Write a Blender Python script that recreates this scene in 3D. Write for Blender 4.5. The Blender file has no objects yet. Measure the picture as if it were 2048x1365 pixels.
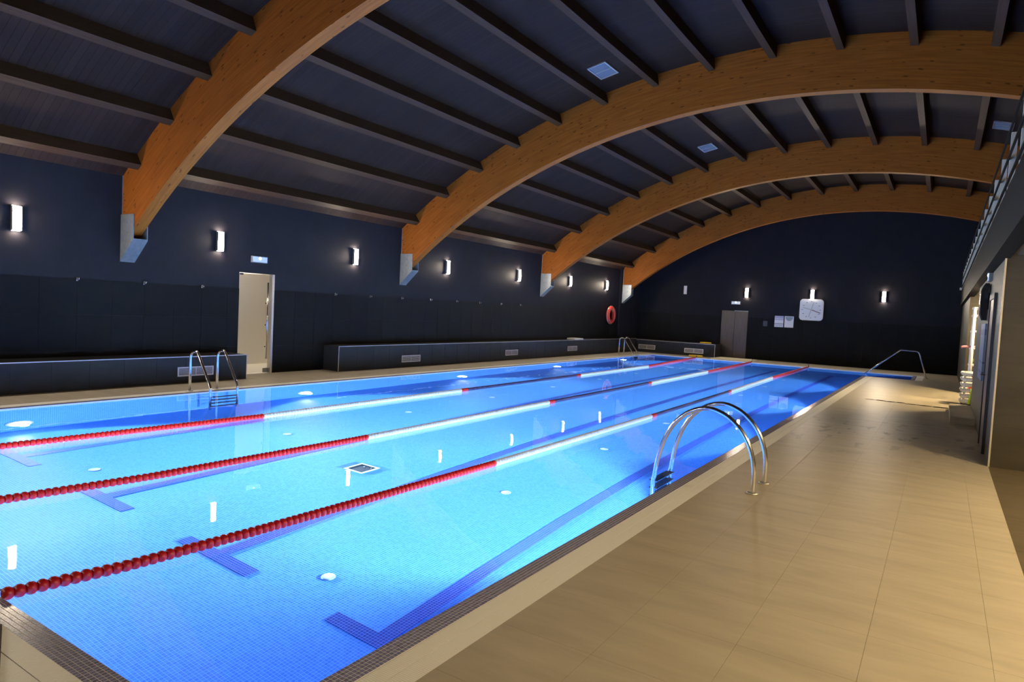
import bpy, math, random
from mathutils import Matrix, Vector

random.seed(7)
SC = bpy.context.scene
COL = SC.collection
PI = math.pi

# ------------------------------------------------------------------ camera
F_PX = 1333.0
right = Vector((0.83807325, 0.54324647, 0.05016473))
down = Vector((0.06863485, -0.01376789, -0.99754684))
fwd = Vector((-0.54122314, 0.83946037, -0.04882414))
cam_d = bpy.data.cameras.new('camera')
cam_d.sensor_width = 36.0
cam_d.lens = F_PX / 2048 * 36.0
cam_d.clip_start = 0.05
cam_d.clip_end = 200
cam = bpy.data.objects.new('camera', cam_d)
COL.objects.link(cam)
m = Matrix((right, -down, -fwd)).transposed().to_4x4()
m.translation = (0, 0, 1.6)
cam.matrix_world = m
SC.camera = cam

# ------------------------------------------------------------------ world, exposure, light strengths
w = bpy.data.worlds.new('world')
SC.world = w
w.use_nodes = True
w.node_tree.nodes['Background'].inputs[0].default_value = (0.01, 0.012, 0.02, 1)
w.node_tree.nodes['Background'].inputs[1].default_value = 0.3
SC.view_settings.view_transform = 'Standard'
SC.view_settings.look = 'None'
SC.view_settings.exposure = 0.0
SC.view_settings.gamma = 1.0
SC.view_settings.use_curve_mapping = False
cy = SC.cycles
cy.use_denoising = True
cy.max_bounces = 10
cy.diffuse_bounces = 4
cy.glossy_bounces = 4
cy.transmission_bounces = 8
cy.sample_clamp_indirect = 4.0
cy.caustics_reflective = False
cy.caustics_refractive = True
cy.blur_glossy = 0.5

SCONCE = 460.0          # wall sconces, warm white
POOL_LAMP = 8000.0     # underwater lamps, cool white, watts each
POOL_LENS = 120.0      # glow of their lenses
GALLERY = 520.0         # surface lamps under the gallery, warm
CORRIDOR = 150.0         # lamp in the corridor behind the glass door

# ------------------------------------------------------------------ mesh helpers
class MB:
    def __init__(self):
        self.v, self.f, self.uv, self.sm = [], [], [], []

    def quad(self, pts, uvs=None, smooth=False):
        b = len(self.v)
        self.v += [tuple(p) for p in pts]
        self.f.append(tuple(range(b, b + len(pts))))
        if uvs is None:
            n = Vector((0, 0, 0))
            P = [Vector(p) for p in pts]
            for i in range(len(P)):
                n += P[i].cross(P[(i + 1) % len(P)])
            ax = max(range(3), key=lambda k: abs(n[k]))
            a, c = [(1, 2), (0, 2), (0, 1)][ax]
            uvs = [(p[a], p[c]) for p in pts]
        self.uv.append(list(uvs))
        self.sm.append(smooth)
        return self

    def box(self, x0, x1, y0, y1, z0, z1, skip=''):
        p = [(x0, y0, z0), (x1, y0, z0), (x1, y1, z0), (x0, y1, z0), (x0, y0, z1), (x1, y0, z1), (x1, y1, z1), (x0, y1, z1)]
        for key, f in (('b', (3, 2, 1, 0)), ('t', (4, 5, 6, 7)), ('n', (0, 1, 5, 4)), ('r', (1, 2, 6, 5)), ('f', (2, 3, 7, 6)), ('l', (3, 0, 4, 7))):
            if key not in skip:
                self.quad([p[i] for i in f])
        return self

    def obox(self, c, u, v, wv):
        """box from a centre and three half-extent vectors"""
        c, u, v, wv = Vector(c), Vector(u), Vector(v), Vector(wv)
        p = [c + a * u + b * v + d * wv for d in (-1, 1) for (a, b) in ((-1, -1), (1, -1), (1, 1), (-1, 1))]
        for f in ((3, 2, 1, 0), (4, 5, 6, 7), (0, 1, 5, 4), (1, 2, 6, 5), (2, 3, 7, 6), (3, 0, 4, 7)):
            self.quad([p[i] for i in f])
        return self

    def prism(self, poly, axis, a, b):
        """poly: 2-D points in the plane across axis (x: (y,z), y: (x,z), z: (x,y))"""
        def P(q, t):
            return {'x': (t, q[0], q[1]), 'y': (q[0], t, q[1]), 'z': (q[0], q[1], t)}[axis]
        area = sum(poly[i][0] * poly[(i + 1) % len(poly)][1] - poly[(i + 1) % len(poly)][0] * poly[i][1] for i in range(len(poly)))
        pl = list(poly) if area > 0 else list(poly)[::-1]
        if axis == 'y':
            pl = pl[::-1]
        self.quad([P(q, b) for q in pl])
        self.quad([P(q, a) for q in pl[::-1]])
        n = len(pl)
        for i in range(n):
            q, r = pl[i], pl[(i + 1) % n]
            self.quad([P(q, a), P(r, a), P(r, b), P(q, b)])
        return self

    def tube(self, path, r, n=12, closed=False, caps=True):
        P = [Vector(p) for p in path]
        N = len(P)
        rings = []
        up = None
        for i in range(N):
            if closed:
                t = (P[(i + 1) % N] - P[i - 1]).normalized()
            else:
                t = (P[min(i + 1, N - 1)] - P[max(i - 1, 0)]).normalized()
            if up is None:
                ref = Vector((0, 0, 1)) if abs(t.z) < 0.9 else Vector((0, 1, 0))
                s = t.cross(ref).normalized()
            else:
                s = (up - t * up.dot(t)).normalized()
            up = s
            q = t.cross(s)
            rr = r[i] if isinstance(r, (list, tuple)) else r
            rings.append([P[i] + (s * math.cos(2 * PI * k / n) + q * math.sin(2 * PI * k / n)) * rr for k in range(n)])
        M = N if closed else N - 1
        L = 0.0
        for i in range(M):
            A, B = rings[i], rings[(i + 1) % N]
            d = (P[(i + 1) % N] - P[i]).length
            for k in range(n):
                k2 = (k + 1) % n
                self.quad([A[k], A[k2], B[k2], B[k]], [(k / n, L), ((k + 1) / n, L), ((k + 1) / n, L + d), (k / n, L + d)], True)
            L += d
        if caps and not closed:
            self.quad(rings[0][::-1])
            self.quad(rings[-1])
        return self

    def lathe(self, c, axis, prof, n=20):
        """prof: list of (radius, distance along axis) turned about axis through c"""
        c, a = Vector(c), Vector(axis).normalized()
        ref = Vector((0, 0, 1)) if abs(a.z) < 0.9 else Vector((1, 0, 0))
        s = a.cross(ref).normalized()
        q = a.cross(s)
        rings = [[c + a * h + (s * math.cos(2 * PI * k / n) + q * math.sin(2 * PI * k / n)) * r for k in range(n)] for r, h in prof]
        for i in range(len(rings) - 1):
            for k in range(n):
                k2 = (k + 1) % n
                self.quad([rings[i][k], rings[i][k2], rings[i + 1][k2], rings[i + 1][k]], None, True)
        if prof[0][0] > 1e-5:
            self.quad(rings[0][::-1])
        if prof[-1][0] > 1e-5:
            self.quad(rings[-1])
        return self

    def mesh(self, name):
        me = bpy.data.meshes.new(name)
        # weld identical verts
        idx, vs, fs = {}, [], []
        for f in self.f:
            g = []
            for i in f:
                k = (round(self.v[i][0], 5), round(self.v[i][1], 5), round(self.v[i][2], 5))
                if k not in idx:
                    idx[k] = len(vs)
                    vs.append(k)
                g.append(idx[k])
            fs.append(g)
        keep = [i for i, g in enumerate(fs) if len(set(g)) >= 3]
        faces, uvs, sm = [], [], []
        for i in keep:
            g, u = [], []
            for a, b in zip(fs[i], self.uv[i]):
                if a not in g:
                    g.append(a)
                    u.append(b)
            faces.append(g)
            uvs.append(u)
            sm.append(self.sm[i])
        me.from_pydata(vs, [], faces)
        lay = me.uv_layers.new(name='UVMap')
        flat = [c for u in uvs for p in u for c in p]
        lay.data.foreach_set('uv', flat)
        me.polygons.foreach_set('use_smooth', sm)
        me.update()
        return me


def obj(name, mb, mat, parent=None, kind=None, loc=None):
    me = mb if isinstance(mb, bpy.types.Mesh) else mb.mesh(name)
    o = bpy.data.objects.new(name, me)
    if mat is not None and len(me.materials) == 0:
        me.materials.append(mat)
    COL.objects.link(o)
    if parent is not None:
        o.parent = parent
        base = WORLD_LOC.get(parent.name, Vector((0, 0, 0)))
        off = Vector(loc) if loc else Vector((0, 0, 0))
        o.location = off - base
        WORLD_LOC[o.name] = off
    else:
        if loc:
            o.location = loc
        WORLD_LOC[o.name] = Vector(loc) if loc else Vector((0, 0, 0))
    if kind:
        o['kind'] = kind
    return o


WORLD_LOC = {}


def tag(o, label, cat, group=None):
    o['label'] = label
    o['category'] = cat
    if group:
        o['group'] = group
    return o


def thing(name, loc, label, cat, group=None):
    o = bpy.data.objects.new(name, None)
    o.empty_display_size = 0.1
    o.location = loc
    COL.objects.link(o)
    WORLD_LOC[o.name] = Vector(loc)
    return tag(o, label, cat, group)


def struct(name, mb, mat):
    return obj(name, mb, mat, None, 'structure')


# ------------------------------------------------------------------ materials
def new_mat(name):
    mt = bpy.data.materials.new(name)
    mt.use_nodes = True
    nt = mt.node_tree
    return mt, nt, nt.nodes['Principled BSDF']


def plain(name, col, rough=0.5, metal=0.0, spec=0.5, noise=0.0, scale=8.0, bump=0.0):
    mt, nt, b = new_mat(name)
    b.inputs['Base Color'].default_value = (*col, 1)
    b.inputs['Roughness'].default_value = rough
    b.inputs['Metallic'].default_value = metal
    b.inputs['Specular IOR Level'].default_value = spec
    if noise > 0 or bump > 0:
        tc = nt.nodes.new('ShaderNodeTexCoord')
        nz = nt.nodes.new('ShaderNodeTexNoise')
        nz.inputs['Scale'].default_value = scale
        nz.inputs['Detail'].default_value = 5
        nt.links.new(tc.outputs['Object'], nz.inputs['Vector'])
        if noise > 0:
            r = nt.nodes.new('ShaderNodeValToRGB')
            r.color_ramp.elements[0].position = 0.3
            r.color_ramp.elements[1].position = 0.7
            r.color_ramp.elements[0].color = (*[c * (1 - noise) for c in col], 1)
            r.color_ramp.elements[1].color = (*[min(1, c * (1 + noise)) for c in col], 1)
            nt.links.new(nz.outputs['Fac'], r.inputs['Fac'])
            nt.links.new(r.outputs['Color'], b.inputs['Base Color'])
        if bump > 0:
            bp = nt.nodes.new('ShaderNodeBump')
            bp.inputs['Strength'].default_value = bump
            bp.inputs['Distance'].default_value = 0.01
            nt.links.new(nz.outputs['Fac'], bp.inputs['Height'])
            nt.links.new(bp.outputs['Normal'], b.inputs['Normal'])
    return mt


def speckled(name, col, rough, amount, scale):
    mt, nt, b = new_mat(name)
    geo = nt.nodes.new('ShaderNodeNewGeometry')
    nz = nt.nodes.new('ShaderNodeTexNoise')
    nz.inputs['Scale'].default_value = scale
    nt.links.new(geo.outputs['Position'], nz.inputs['Vector'])
    r = nt.nodes.new('ShaderNodeValToRGB')
    r.color_ramp.elements[0].position, r.color_ramp.elements[1].position = 0.3, 0.7
    r.color_ramp.elements[0].color = (*[c * (1 - amount) for c in col], 1)
    r.color_ramp.elements[1].color = (*[min(1, c * (1 + amount)) for c in col], 1)
    nt.links.new(nz.outputs['Fac'], r.inputs['Fac'])
    nt.links.new(r.outputs['Color'], b.inputs['Base Color'])
    b.inputs['Roughness'].default_value = rough
    return mt


def emit(name, col, strength):
    mt, nt, b = new_mat(name)
    b.inputs['Base Color'].default_value = (*col, 1)
    b.inputs['Emission Color'].default_value = (*col, 1)
    b.inputs['Emission Strength'].default_value = strength
    return mt


def node(nt, typ, **kw):
    n = nt.nodes.new(typ)
    for k, v in kw.items():
        if k == 'inp':
            for i, val in v.items():
                n.inputs[i].default_value = val
        else:
            setattr(n, k, v)
    return n


def mathn(nt, op, a, b=None, clamp=False):
    n = nt.nodes.new('ShaderNodeMath')
    n.operation = op
    n.use_clamp = clamp
    for i, x in enumerate((a, b)):
        if x is None:
            continue
        if isinstance(x, (int, float)):
            n.inputs[i].default_value = x
        else:
            nt.links.new(x, n.inputs[i])
    return n.outputs[0]


def mixc(nt, fac, a, b):
    n = nt.nodes.new('ShaderNodeMix')
    n.data_type = 'RGBA'
    nt.links.new(fac, n.inputs[0]) if not isinstance(fac, (int, float)) else None
    if isinstance(fac, (int, float)):
        n.inputs[0].default_value = fac
    for i, x in ((6, a), (7, b)):
        if isinstance(x, tuple):
            n.inputs[i].default_value = (*x, 1)
        else:
            nt.links.new(x, n.inputs[i])
    return n.outputs[2]


def mosaic(name, tile, tile2, grout, pitch=0.0255, joint=0.11, rough=0.25):
    """small square glass mosaic in metres on UV"""
    mt, nt, b = new_mat(name)
    uv = node(nt, 'ShaderNodeUVMap')
    sp = node(nt, 'ShaderNodeSeparateXYZ')
    nt.links.new(uv.outputs[0], sp.inputs[0])
    outs, cells = [], []
    for k in (0, 1):
        d = mathn(nt, 'DIVIDE', sp.outputs[k], pitch)
        fr = mathn(nt, 'FRACT', d)
        cells.append(mathn(nt, 'FLOOR', d))
        e = mathn(nt, 'ABSOLUTE', mathn(nt, 'SUBTRACT', fr, 0.5))
        outs.append(mathn(nt, 'GREATER_THAN', e, 0.5 - joint / 2))
    g = mathn(nt, 'MAXIMUM', outs[0], outs[1])
    cb = node(nt, 'ShaderNodeCombineXYZ')
    nt.links.new(cells[0], cb.inputs[0])
    nt.links.new(cells[1], cb.inputs[1])
    wn = node(nt, 'ShaderNodeTexWhiteNoise')
    nt.links.new(cb.outputs[0], wn.inputs['Vector'])
    c = mixc(nt, wn.outputs['Value'], tile, tile2)
    c = mixc(nt, g, c, grout)
    nt.links.new(c, b.inputs['Base Color'])
    b.inputs['Roughness'].default_value = rough
    return mt


def wood(name, c0, c1, knots=True, su=0.5, sv=9.0, rough=0.5):
    """grain along u (metres), knots as dark flecks"""
    mt, nt, b = new_mat(name)
    uv = node(nt, 'ShaderNodeUVMap')
    mp = node(nt, 'ShaderNodeMapping', inp={3: (su, sv, 1)})
    nt.links.new(uv.outputs[0], mp.inputs[0])
    nz = node(nt, 'ShaderNodeTexNoise', inp={'Scale': 3.0, 'Detail': 6.0, 'Roughness': 0.6})
    nt.links.new(mp.outputs[0], nz.inputs['Vector'])
    r = node(nt, 'ShaderNodeValToRGB')
    r.color_ramp.elements[0].position, r.color_ramp.elements[1].position = 0.3, 0.72
    r.color_ramp.elements[0].color, r.color_ramp.elements[1].color = (*c0, 1), (*c1, 1)
    nt.links.new(nz.outputs['Fac'], r.inputs['Fac'])
    col = r.outputs['Color']
    if knots:
        mp2 = node(nt, 'ShaderNodeMapping', inp={3: (5.0, 17.0, 1)})
        nt.links.new(uv.outputs[0], mp2.inputs[0])
        vo = node(nt, 'ShaderNodeTexVoronoi', inp={'Scale': 1.0})
        nt.links.new(mp2.outputs[0], vo.inputs['Vector'])
        k = mathn(nt, 'LESS_THAN', vo.outputs['Distance'], 0.20)
        sp = node(nt, 'ShaderNodeSeparateColor')
        nt.links.new(vo.outputs['Color'], sp.inputs[0])
        k = mathn(nt, 'MULTIPLY', k, mathn(nt, 'GREATER_THAN', sp.outputs[0], 0.60))
        k = mathn(nt, 'MULTIPLY', k, 0.7)
        col = mixc(nt, k, col, tuple(x * 0.25 for x in c0))
        # glue lines of the laminations
        s2 = node(nt, 'ShaderNodeSeparateXYZ')
        nt.links.new(uv.outputs[0], s2.inputs[0])
        fr = mathn(nt, 'FRACT', mathn(nt, 'DIVIDE', s2.outputs[1], 0.045))
        ln = mathn(nt, 'MULTIPLY', mathn(nt, 'LESS_THAN', fr, 0.07), 0.3)
        col = mixc(nt, ln, col, tuple(x * 0.5 for x in c0))
    nt.links.new(col, b.inputs['Base Color'])
    b.inputs['Roughness'].default_value = rough
    return mt


def boards(name, c0, c1, pitch=0.1):
    """narrow tongue-and-groove boards: u along the hall (y), v along the arc"""
    mt, nt, b = new_mat(name)
    uv = node(nt, 'ShaderNodeUVMap')
    sp = node(nt, 'ShaderNodeSeparateXYZ')
    nt.links.new(uv.outputs[0], sp.inputs[0])
    d = mathn(nt, 'DIVIDE', sp.outputs[0], pitch)
    fr, fl = mathn(nt, 'FRACT', d), mathn(nt, 'FLOOR', d)
    wn = node(nt, 'ShaderNodeTexWhiteNoise', noise_dimensions='1D')
    nt.links.new(fl, wn.inputs['W'])
    mp = node(nt, 'ShaderNodeMapping', inp={3: (60, 1.2, 1)})
    nt.links.new(uv.outputs[0], mp.inputs[0])
    nz = node(nt, 'ShaderNodeTexNoise', inp={'Scale': 1.0, 'Detail': 4.0})
    nt.links.new(mp.outputs[0], nz.inputs['Vector'])
    f = mathn(nt, 'ADD', mathn(nt, 'MULTIPLY', wn.outputs['Value'], 0.55), mathn(nt, 'MULTIPLY', nz.outputs['Fac'], 0.5))
    col = mixc(nt, f, c0, c1)
    gr = mathn(nt, 'LESS_THAN', fr, 0.08)
    col = mixc(nt, mathn(nt, 'MULTIPLY', gr, 0.7), col, tuple(x * 0.25 for x in c0))
    nt.links.new(col, b.inputs['Base Color'])
    bp = node(nt, 'ShaderNodeBump', inp={'Strength': 0.5, 'Distance': 0.01})
    nt.links.new(mathn(nt, 'SUBTRACT', 1.0, gr), bp.inputs['Height'])
    nt.links.new(bp.outputs['Normal'], b.inputs['Normal'])
    b.inputs['Roughness'].default_value = 0.6
    return mt


def stone(name, c0, c1, rough=0.5, su=1.2, sv=5.0, stains=0.0):
    """porcelain with a faint directional vein; optional damp stains"""
    mt, nt, b = new_mat(name)
    tc = node(nt, 'ShaderNodeTexCoord')
    geo = node(nt, 'ShaderNodeNewGeometry')
    mp = node(nt, 'ShaderNodeMapping', inp={3: (su, sv, 4.0)})
    nt.links.new(geo.outputs['Position'], mp.inputs[0])
    nz = node(nt, 'ShaderNodeTexNoise', inp={'Scale': 1.3, 'Detail': 7.0, 'Roughness': 0.62, 'Distortion': 0.4})
    nt.links.new(mp.outputs[0], nz.inputs['Vector'])
    r = node(nt, 'ShaderNodeValToRGB')
    r.color_ramp.elements[0].position, r.color_ramp.elements[1].position = 0.32, 0.7
    r.color_ramp.elements[0].color, r.color_ramp.elements[1].color = (*c0, 1), (*c1, 1)
    nt.links.new(nz.outputs['Fac'], r.inputs['Fac'])
    col = r.outputs['Color']
    if stains:
        mp2 = node(nt, 'ShaderNodeMapping', inp={3: (2.2, 1.0, 1)})
        nt.links.new(geo.outputs['Position'], mp2.inputs[0])
        n2 = node(nt, 'ShaderNodeTexNoise', inp={'Scale': 2.4, 'Detail': 3.0})
        nt.links.new(mp2.outputs[0], n2.inputs['Vector'])
        s = mathn(nt, 'MULTIPLY', mathn(nt, 'SUBTRACT', n2.outputs['Fac'], 0.585, ), 16.0, True)
        # damp spots gather on the walked strip of the deck beside the pier
        sp = node(nt, 'ShaderNodeSeparateXYZ')
        nt.links.new(geo.outputs['Position'], sp.inputs[0])
        yy = mathn(nt, 'SUBTRACT', 1.0, mathn(nt, 'DIVIDE', mathn(nt, 'ABSOLUTE', mathn(nt, 'SUBTRACT', sp.outputs[1], 11.3)), 2.8), True)
        s = mathn(nt, 'MULTIPLY', mathn(nt, 'MULTIPLY', s, yy, True), stains)
        col = mixc(nt, s, col, tuple(x * 0.35 for x in c0))
    nt.links.new(col, b.inputs['Base Color'])
    b.inputs['Roughness'].default_value = rough
    return mt


M = {}
M['navy'] = plain('navy_paint', (0.0090, 0.0082, 0.0108), 0.55, noise=0.12, scale=3)
M['navy_tile'] = stone('navy_tile', (0.0030, 0.0028, 0.0032), (0.0044, 0.0042, 0.0047), 0.5, 2, 2)
M['navy_tile'].node_tree.nodes['Principled BSDF'].inputs['Specular IOR Level'].default_value = 0.08
M['bench_tile'] = stone('bench_tile', (0.014, 0.0145, 0.017), (0.020, 0.021, 0.024), 0.4, 2, 2)
M['joint'] = plain('dark_joint', (0.025, 0.025, 0.028), 0.8)
M['deck'] = stone('deck_tile', (0.37, 0.33, 0.265), (0.47, 0.425, 0.345), 0.42, 1.0, 4.5, stains=0.75)
M['deck_joint'] = plain('deck_joint', (0.40, 0.36, 0.29), 0.8)
M['brown_floor'] = stone('brown_floor_tile', (0.085, 0.068, 0.045), (0.135, 0.108, 0.075), 0.4, 1.0, 5)
M['brown_wall'] = stone('brown_wall_tile', (0.036, 0.031, 0.022), (0.056, 0.048, 0.034), 0.5, 0.6, 0.6)
M['fascia'] = stone('fascia_tile', (0.0065, 0.0056, 0.0050), (0.0095, 0.0083, 0.0075), 0.5, 0.5, 0.5)
M['soffit'] = plain('soffit_plaster', (0.16, 0.14, 0.11), 0.7)
M['outer_wall'] = plain('gallery_plaster', (0.09, 0.08, 0.07), 0.7)
M['pool'] = mosaic('pool_mosaic', (0.030, 0.140, 0.50), (0.048, 0.185, 0.56), (0.15, 0.33, 0.60))
M['lane'] = mosaic('lane_mosaic', (0.010, 0.022, 0.19), (0.015, 0.032, 0.24), (0.10, 0.20, 0.55))
M['lip_tile'] = speckled('lip_glass_tile', (0.21, 0.22, 0.42), 0.2, 0.35, 40)
M['grout'] = plain('pale_grout', (0.80, 0.79, 0.82), 0.7)
M['grate'] = plain('white_grate_plastic', (0.90, 0.91, 0.91), 0.45)
M['gutter'] = plain('gutter_plastic', (0.72, 0.70, 0.66), 0.8)
M['arch'] = wood('glulam_arch', (0.165, 0.044, 0.006), (0.26, 0.077, 0.011))
M['purlin'] = wood('dark_purlin', (0.028, 0.0130, 0.0066), (0.045, 0.022, 0.0112), False, 0.5, 9)
M['boards'] = boards('ceiling_boards', (0.0125, 0.0066, 0.0048), (0.022, 0.0120, 0.0090))
M['steel'] = plain('polished_steel', (0.86, 0.85, 0.83), 0.17, 1.0)
M['galv'] = plain('galvanised_steel', (0.24, 0.27, 0.30), 0.42, 0.6, noise=0.12, scale=14)
M['trim'] = plain('aluminium_trim', (0.70, 0.68, 0.66), 0.35, 0.8)
M['white'] = plain('white_plastic', (0.82, 0.82, 0.80), 0.45)
M['grille'] = plain('grey_grille', (0.13, 0.13, 0.15), 0.6, spec=0.1)
M['cream'] = plain('cream_post', (0.80, 0.77, 0.62), 0.5)
M['black'] = plain('black_plastic', (0.010, 0.010, 0.012), 0.18)
M['dark'] = plain('dark_grey', (0.022, 0.022, 0.025), 0.5)
M['red'] = plain('red_float', (0.42, 0.008, 0.007), 0.32)
M['white_float'] = plain('white_float', (0.72, 0.72, 0.70), 0.35)
M['blue_float'] = plain('navy_float', (0.02, 0.02, 0.075), 0.35)
M['ring_red'] = plain('ring_orange_red', (0.55, 0.035, 0.018), 0.4)
M['yellow'] = plain('yellow_foam', (0.75, 0.52, 0.02), 0.5)
M['corridor'] = plain('corridor_plaster', (0.84, 0.79, 0.70), 0.7)
M['door_wood'] = wood('brown_door_wood', (0.040, 0.027, 0.021), (0.065, 0.045, 0.035), False, 9, 0.6, 0.3)
M['red_wood'] = wood('red_brown_wood', (0.045, 0.016, 0.010), (0.065, 0.025, 0.015), False, 9, 0.6, 0.4)
M['sconce'] = emit('sconce_glow', (1.0, 0.84, 0.64), SCONCE)
M['sconce_off'] = plain('unlit_glass', (0.78, 0.78, 0.80), 0.3)
M['pool_lamp'] = emit('pool_lamp_glow', (0.62, 0.84, 1.0), POOL_LENS)
M['gallery_lamp'] = emit('gallery_lamp_glow', (1.0, 0.73, 0.36), GALLERY)
M['corridor_lamp'] = emit('corridor_lamp_glow', (1.0, 0.88, 0.72), CORRIDOR)
M['sign'] = emit('emergency_sign', (0.75, 0.85, 1.0), 0.12)
M['led'] = emit('emergency_led', (0.85, 0.93, 1.0), 3.0)
M['tread'] = plain('dark_tread', (0.012, 0.014, 0.022), 0.4)
M['inlet'] = plain('white_inlet', (0.42, 0.50, 0.50), 0.4)
M['paper'] = plain('white_paper', (0.90, 0.92, 0.93), 0.6)

for k_, v_ in (('boards', 0.04), ('purlin', 0.06), ('navy', 0.06), ('bench_tile', 0.15), ('arch', 0.06), ('fascia', 0.02), ('brown_wall', 0.2)):
    M[k_].node_tree.nodes['Principled BSDF'].inputs['Specular IOR Level'].default_value = v_

# thin glass for the door and water for the pool
mt, nt, b = new_mat('door_glass')
b.inputs['Base Color'].default_value = (0.95, 0.95, 0.93, 1)
b.inputs['Roughness'].default_value = 0.02
b.inputs['Transmission Weight'].default_value = 1.0
b.inputs['IOR'].default_value = 1.15
M['glass'] = mt

mt, nt, b = new_mat('water')
nt.nodes.remove(b)
gl = node(nt, 'ShaderNodeBsdfGlass', inp={'Color': (0.97, 0.99, 1.0, 1), 'Roughness': 0.0, 'IOR': 1.33})
tc = node(nt, 'ShaderNodeTexCoord')
mp = node(nt, 'ShaderNodeMapping', inp={3: (1.0, 1.0, 1.0)})
nt.links.new(tc.outputs['Object'], mp.inputs[0])
nz = node(nt, 'ShaderNodeTexNoise', inp={'Scale': 1.6, 'Detail': 2.0, 'Roughness': 0.4})
nt.links.new(mp.outputs[0], nz.inputs['Vector'])
bp = node(nt, 'ShaderNodeBump', inp={'Strength': 0.10, 'Distance': 0.02})
nt.links.new(nz.outputs['Fac'], bp.inputs['Height'])
nt.links.new(bp.outputs['Normal'], gl.inputs['Normal'])
nt.links.new(gl.outputs[0], nt.nodes['Material Output'].inputs[0])
M['water'] = mt

# ------------------------------------------------------------------ key dimensions (metres; camera above the origin)
XL, XR = -11.75, 6.25          # side walls
YN, YF = -3.0, 28.5            # near and far walls
XG = 0.56                      # gallery line
CX, CZ = -2.75, -8.0           # centre of the roof arc
R_IN, R_OUT, R_CEIL = 13.68, 14.64, 14.60
PX0, PX1 = -9.94, -2.09        # pool inner edges
PY0, PY1 = 1.42, 26.2
AX, AY = -0.75, 24.15          # entry alcove
LIP, GRT = 0.115, 0.20
DEP = -1.45
ZW = -0.015
T = 0.54                       # tile pitch


def arc_z(x, r):
    return CZ + math.sqrt(r * r - (x - CX) ** 2)


# ------------------------------------------------------------------ floor
O = LIP + GRT
fx0, fx1, fy0, fy1 = PX0 - O, PX1 + O, PY0 - O, PY1 + O
mb = MB()
mb.box(XL, fx0, YN, YF, -0.4, -0.0025)
mb.box(fx1, XG, YN, AY - LIP, -0.4, -0.0025)
mb.box(AX + O, XG, AY - LIP, YF, -0.4, -0.0025)
mb.box(fx0, fx1, YN, fy0, -0.4, -0.0025)
mb.box(fx0, AX + O, fy1, YF, -0.4, -0.0025)
mb.box(XG, XR, YN, YF, -0.4, -0.0025)
floor = struct('floor', mb, M['deck_joint'])


def tile_mesh(dx, dy, name='tile', h=0.012):
    return MB().box(0, dx, 0, dy, -h, 0, 'b').mesh(name)


def lay(x_edges, y_edges, mat, limit, rest, cache, skip=None):
    """deck tiles: the first `limit` as single parts, the rest into one MB"""
    n = 0
    for j in range(len(y_edges) - 1):
        for i in range(len(x_edges) - 1):
            x0, x1, y0, y1 = x_edges[i], x_edges[i + 1], y_edges[j], y_edges[j + 1]
            if skip and skip(x0, x1, y0, y1):
                continue
            g = 0.0007
            if n < limit:
                key = (round(x1 - x0, 3), round(y1 - y0, 3), mat.name)
                if key not in cache:
                    cache[key] = tile_mesh(x1 - x0 - 2 * g, y1 - y0 - 2 * g)
                    cache[key].materials.append(mat)
                obj('tile', cache[key], None, floor, loc=(x0 + g, y0 + g, 0))
                n += 1
            else:
                rest.box(x0 + g, x1 - g, y0 + g, y1 - g, -0.012, 0, 'b')
    return n


def edges(a, b, first, pitch=T):
    e = [a]
    x = first
    while x < b - 0.02:
        if x > a + 0.02:
            e.append(x)
        x += pitch
    e.append(b)
    return e


cache = {}
rest = MB()
n1 = lay([fx1, -1.28, -0.75, -0.22, 0.31, XG], edges(-0.2, AY - LIP, 0.1), M['deck'], 235, rest, cache)
lay([AX + O, -0.22, 0.31, XG], edges(AY - LIP, YF, AY + 0.2), M['deck'], 0, rest, cache)
lay([fx1, -1.28, -0.75, -0.22, 0.31, XG], edges(YN, -0.2, YN), M['deck'], 0, rest, cache)
lay([XL, XL + T, XL + 2 * T, fx0], edges(YN, YF, YN + 0.3), M['deck'], 0, rest, cache)
lay(edges(fx0, fx1, fx0 + T), edges(YN, fy0, fy0 - T * 7), M['deck'], 0, rest, cache)
lay(edges(fx0, AX + O, fx0 + T), edges(fy1, YF, fy1 + T), M['deck'], 0, rest, cache)
obj('tile_field', rest, M['deck'], floor, 'stuff')
rest2 = MB()
lay(edges(XG, XR, XG + T), edges(YN, 9.75, 0.2), M['brown_floor'], 0, rest2, cache)
lay(edges(XG, XR, XG + T), edges(16.3, 20.6, 16.3 + T), M['brown_floor'], 0, rest2, cache)
obj('gallery_tile_field', rest2, M['brown_floor'], floor, 'stuff')

# ------------------------------------------------------------------ pool basin
mb = MB()
t = 0.2
mb.box(PX0 - t, PX1 + t, PY0 - t, PY1 + t, DEP - t, DEP)                       # bottom
mb.box(PX0 - t, PX0, PY0 - t, PY1 + t, DEP, -0.03)                           # left wall
mb.box(PX0, PX1 + t, PY0 - t, PY0, DEP, -0.03)                               # near wall
mb.box(PX0, AX + t, PY1, PY1 + t, DEP, -0.03)                                # far wall
mb.box(PX1, PX1 + t, PY0, AY, DEP, -0.03)                                    # right wall
mb.box(PX1 + t, AX + t, AY - t, AY, DEP, -0.03)                              # alcove near wall
mb.box(AX, AX + t, AY, PY1, DEP, -0.03)                                      # alcove end wall
for k in range(5):                                                          # entry steps
    mb.box(PX1 + k * 0.268, PX1 + (k + 1) * 0.268 + (0.0 if k < 4 else 0.0), AY, PY1, DEP, DEP + (k + 1) * 0.24)
basin = struct('pool_basin', mb, M['pool'])

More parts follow.
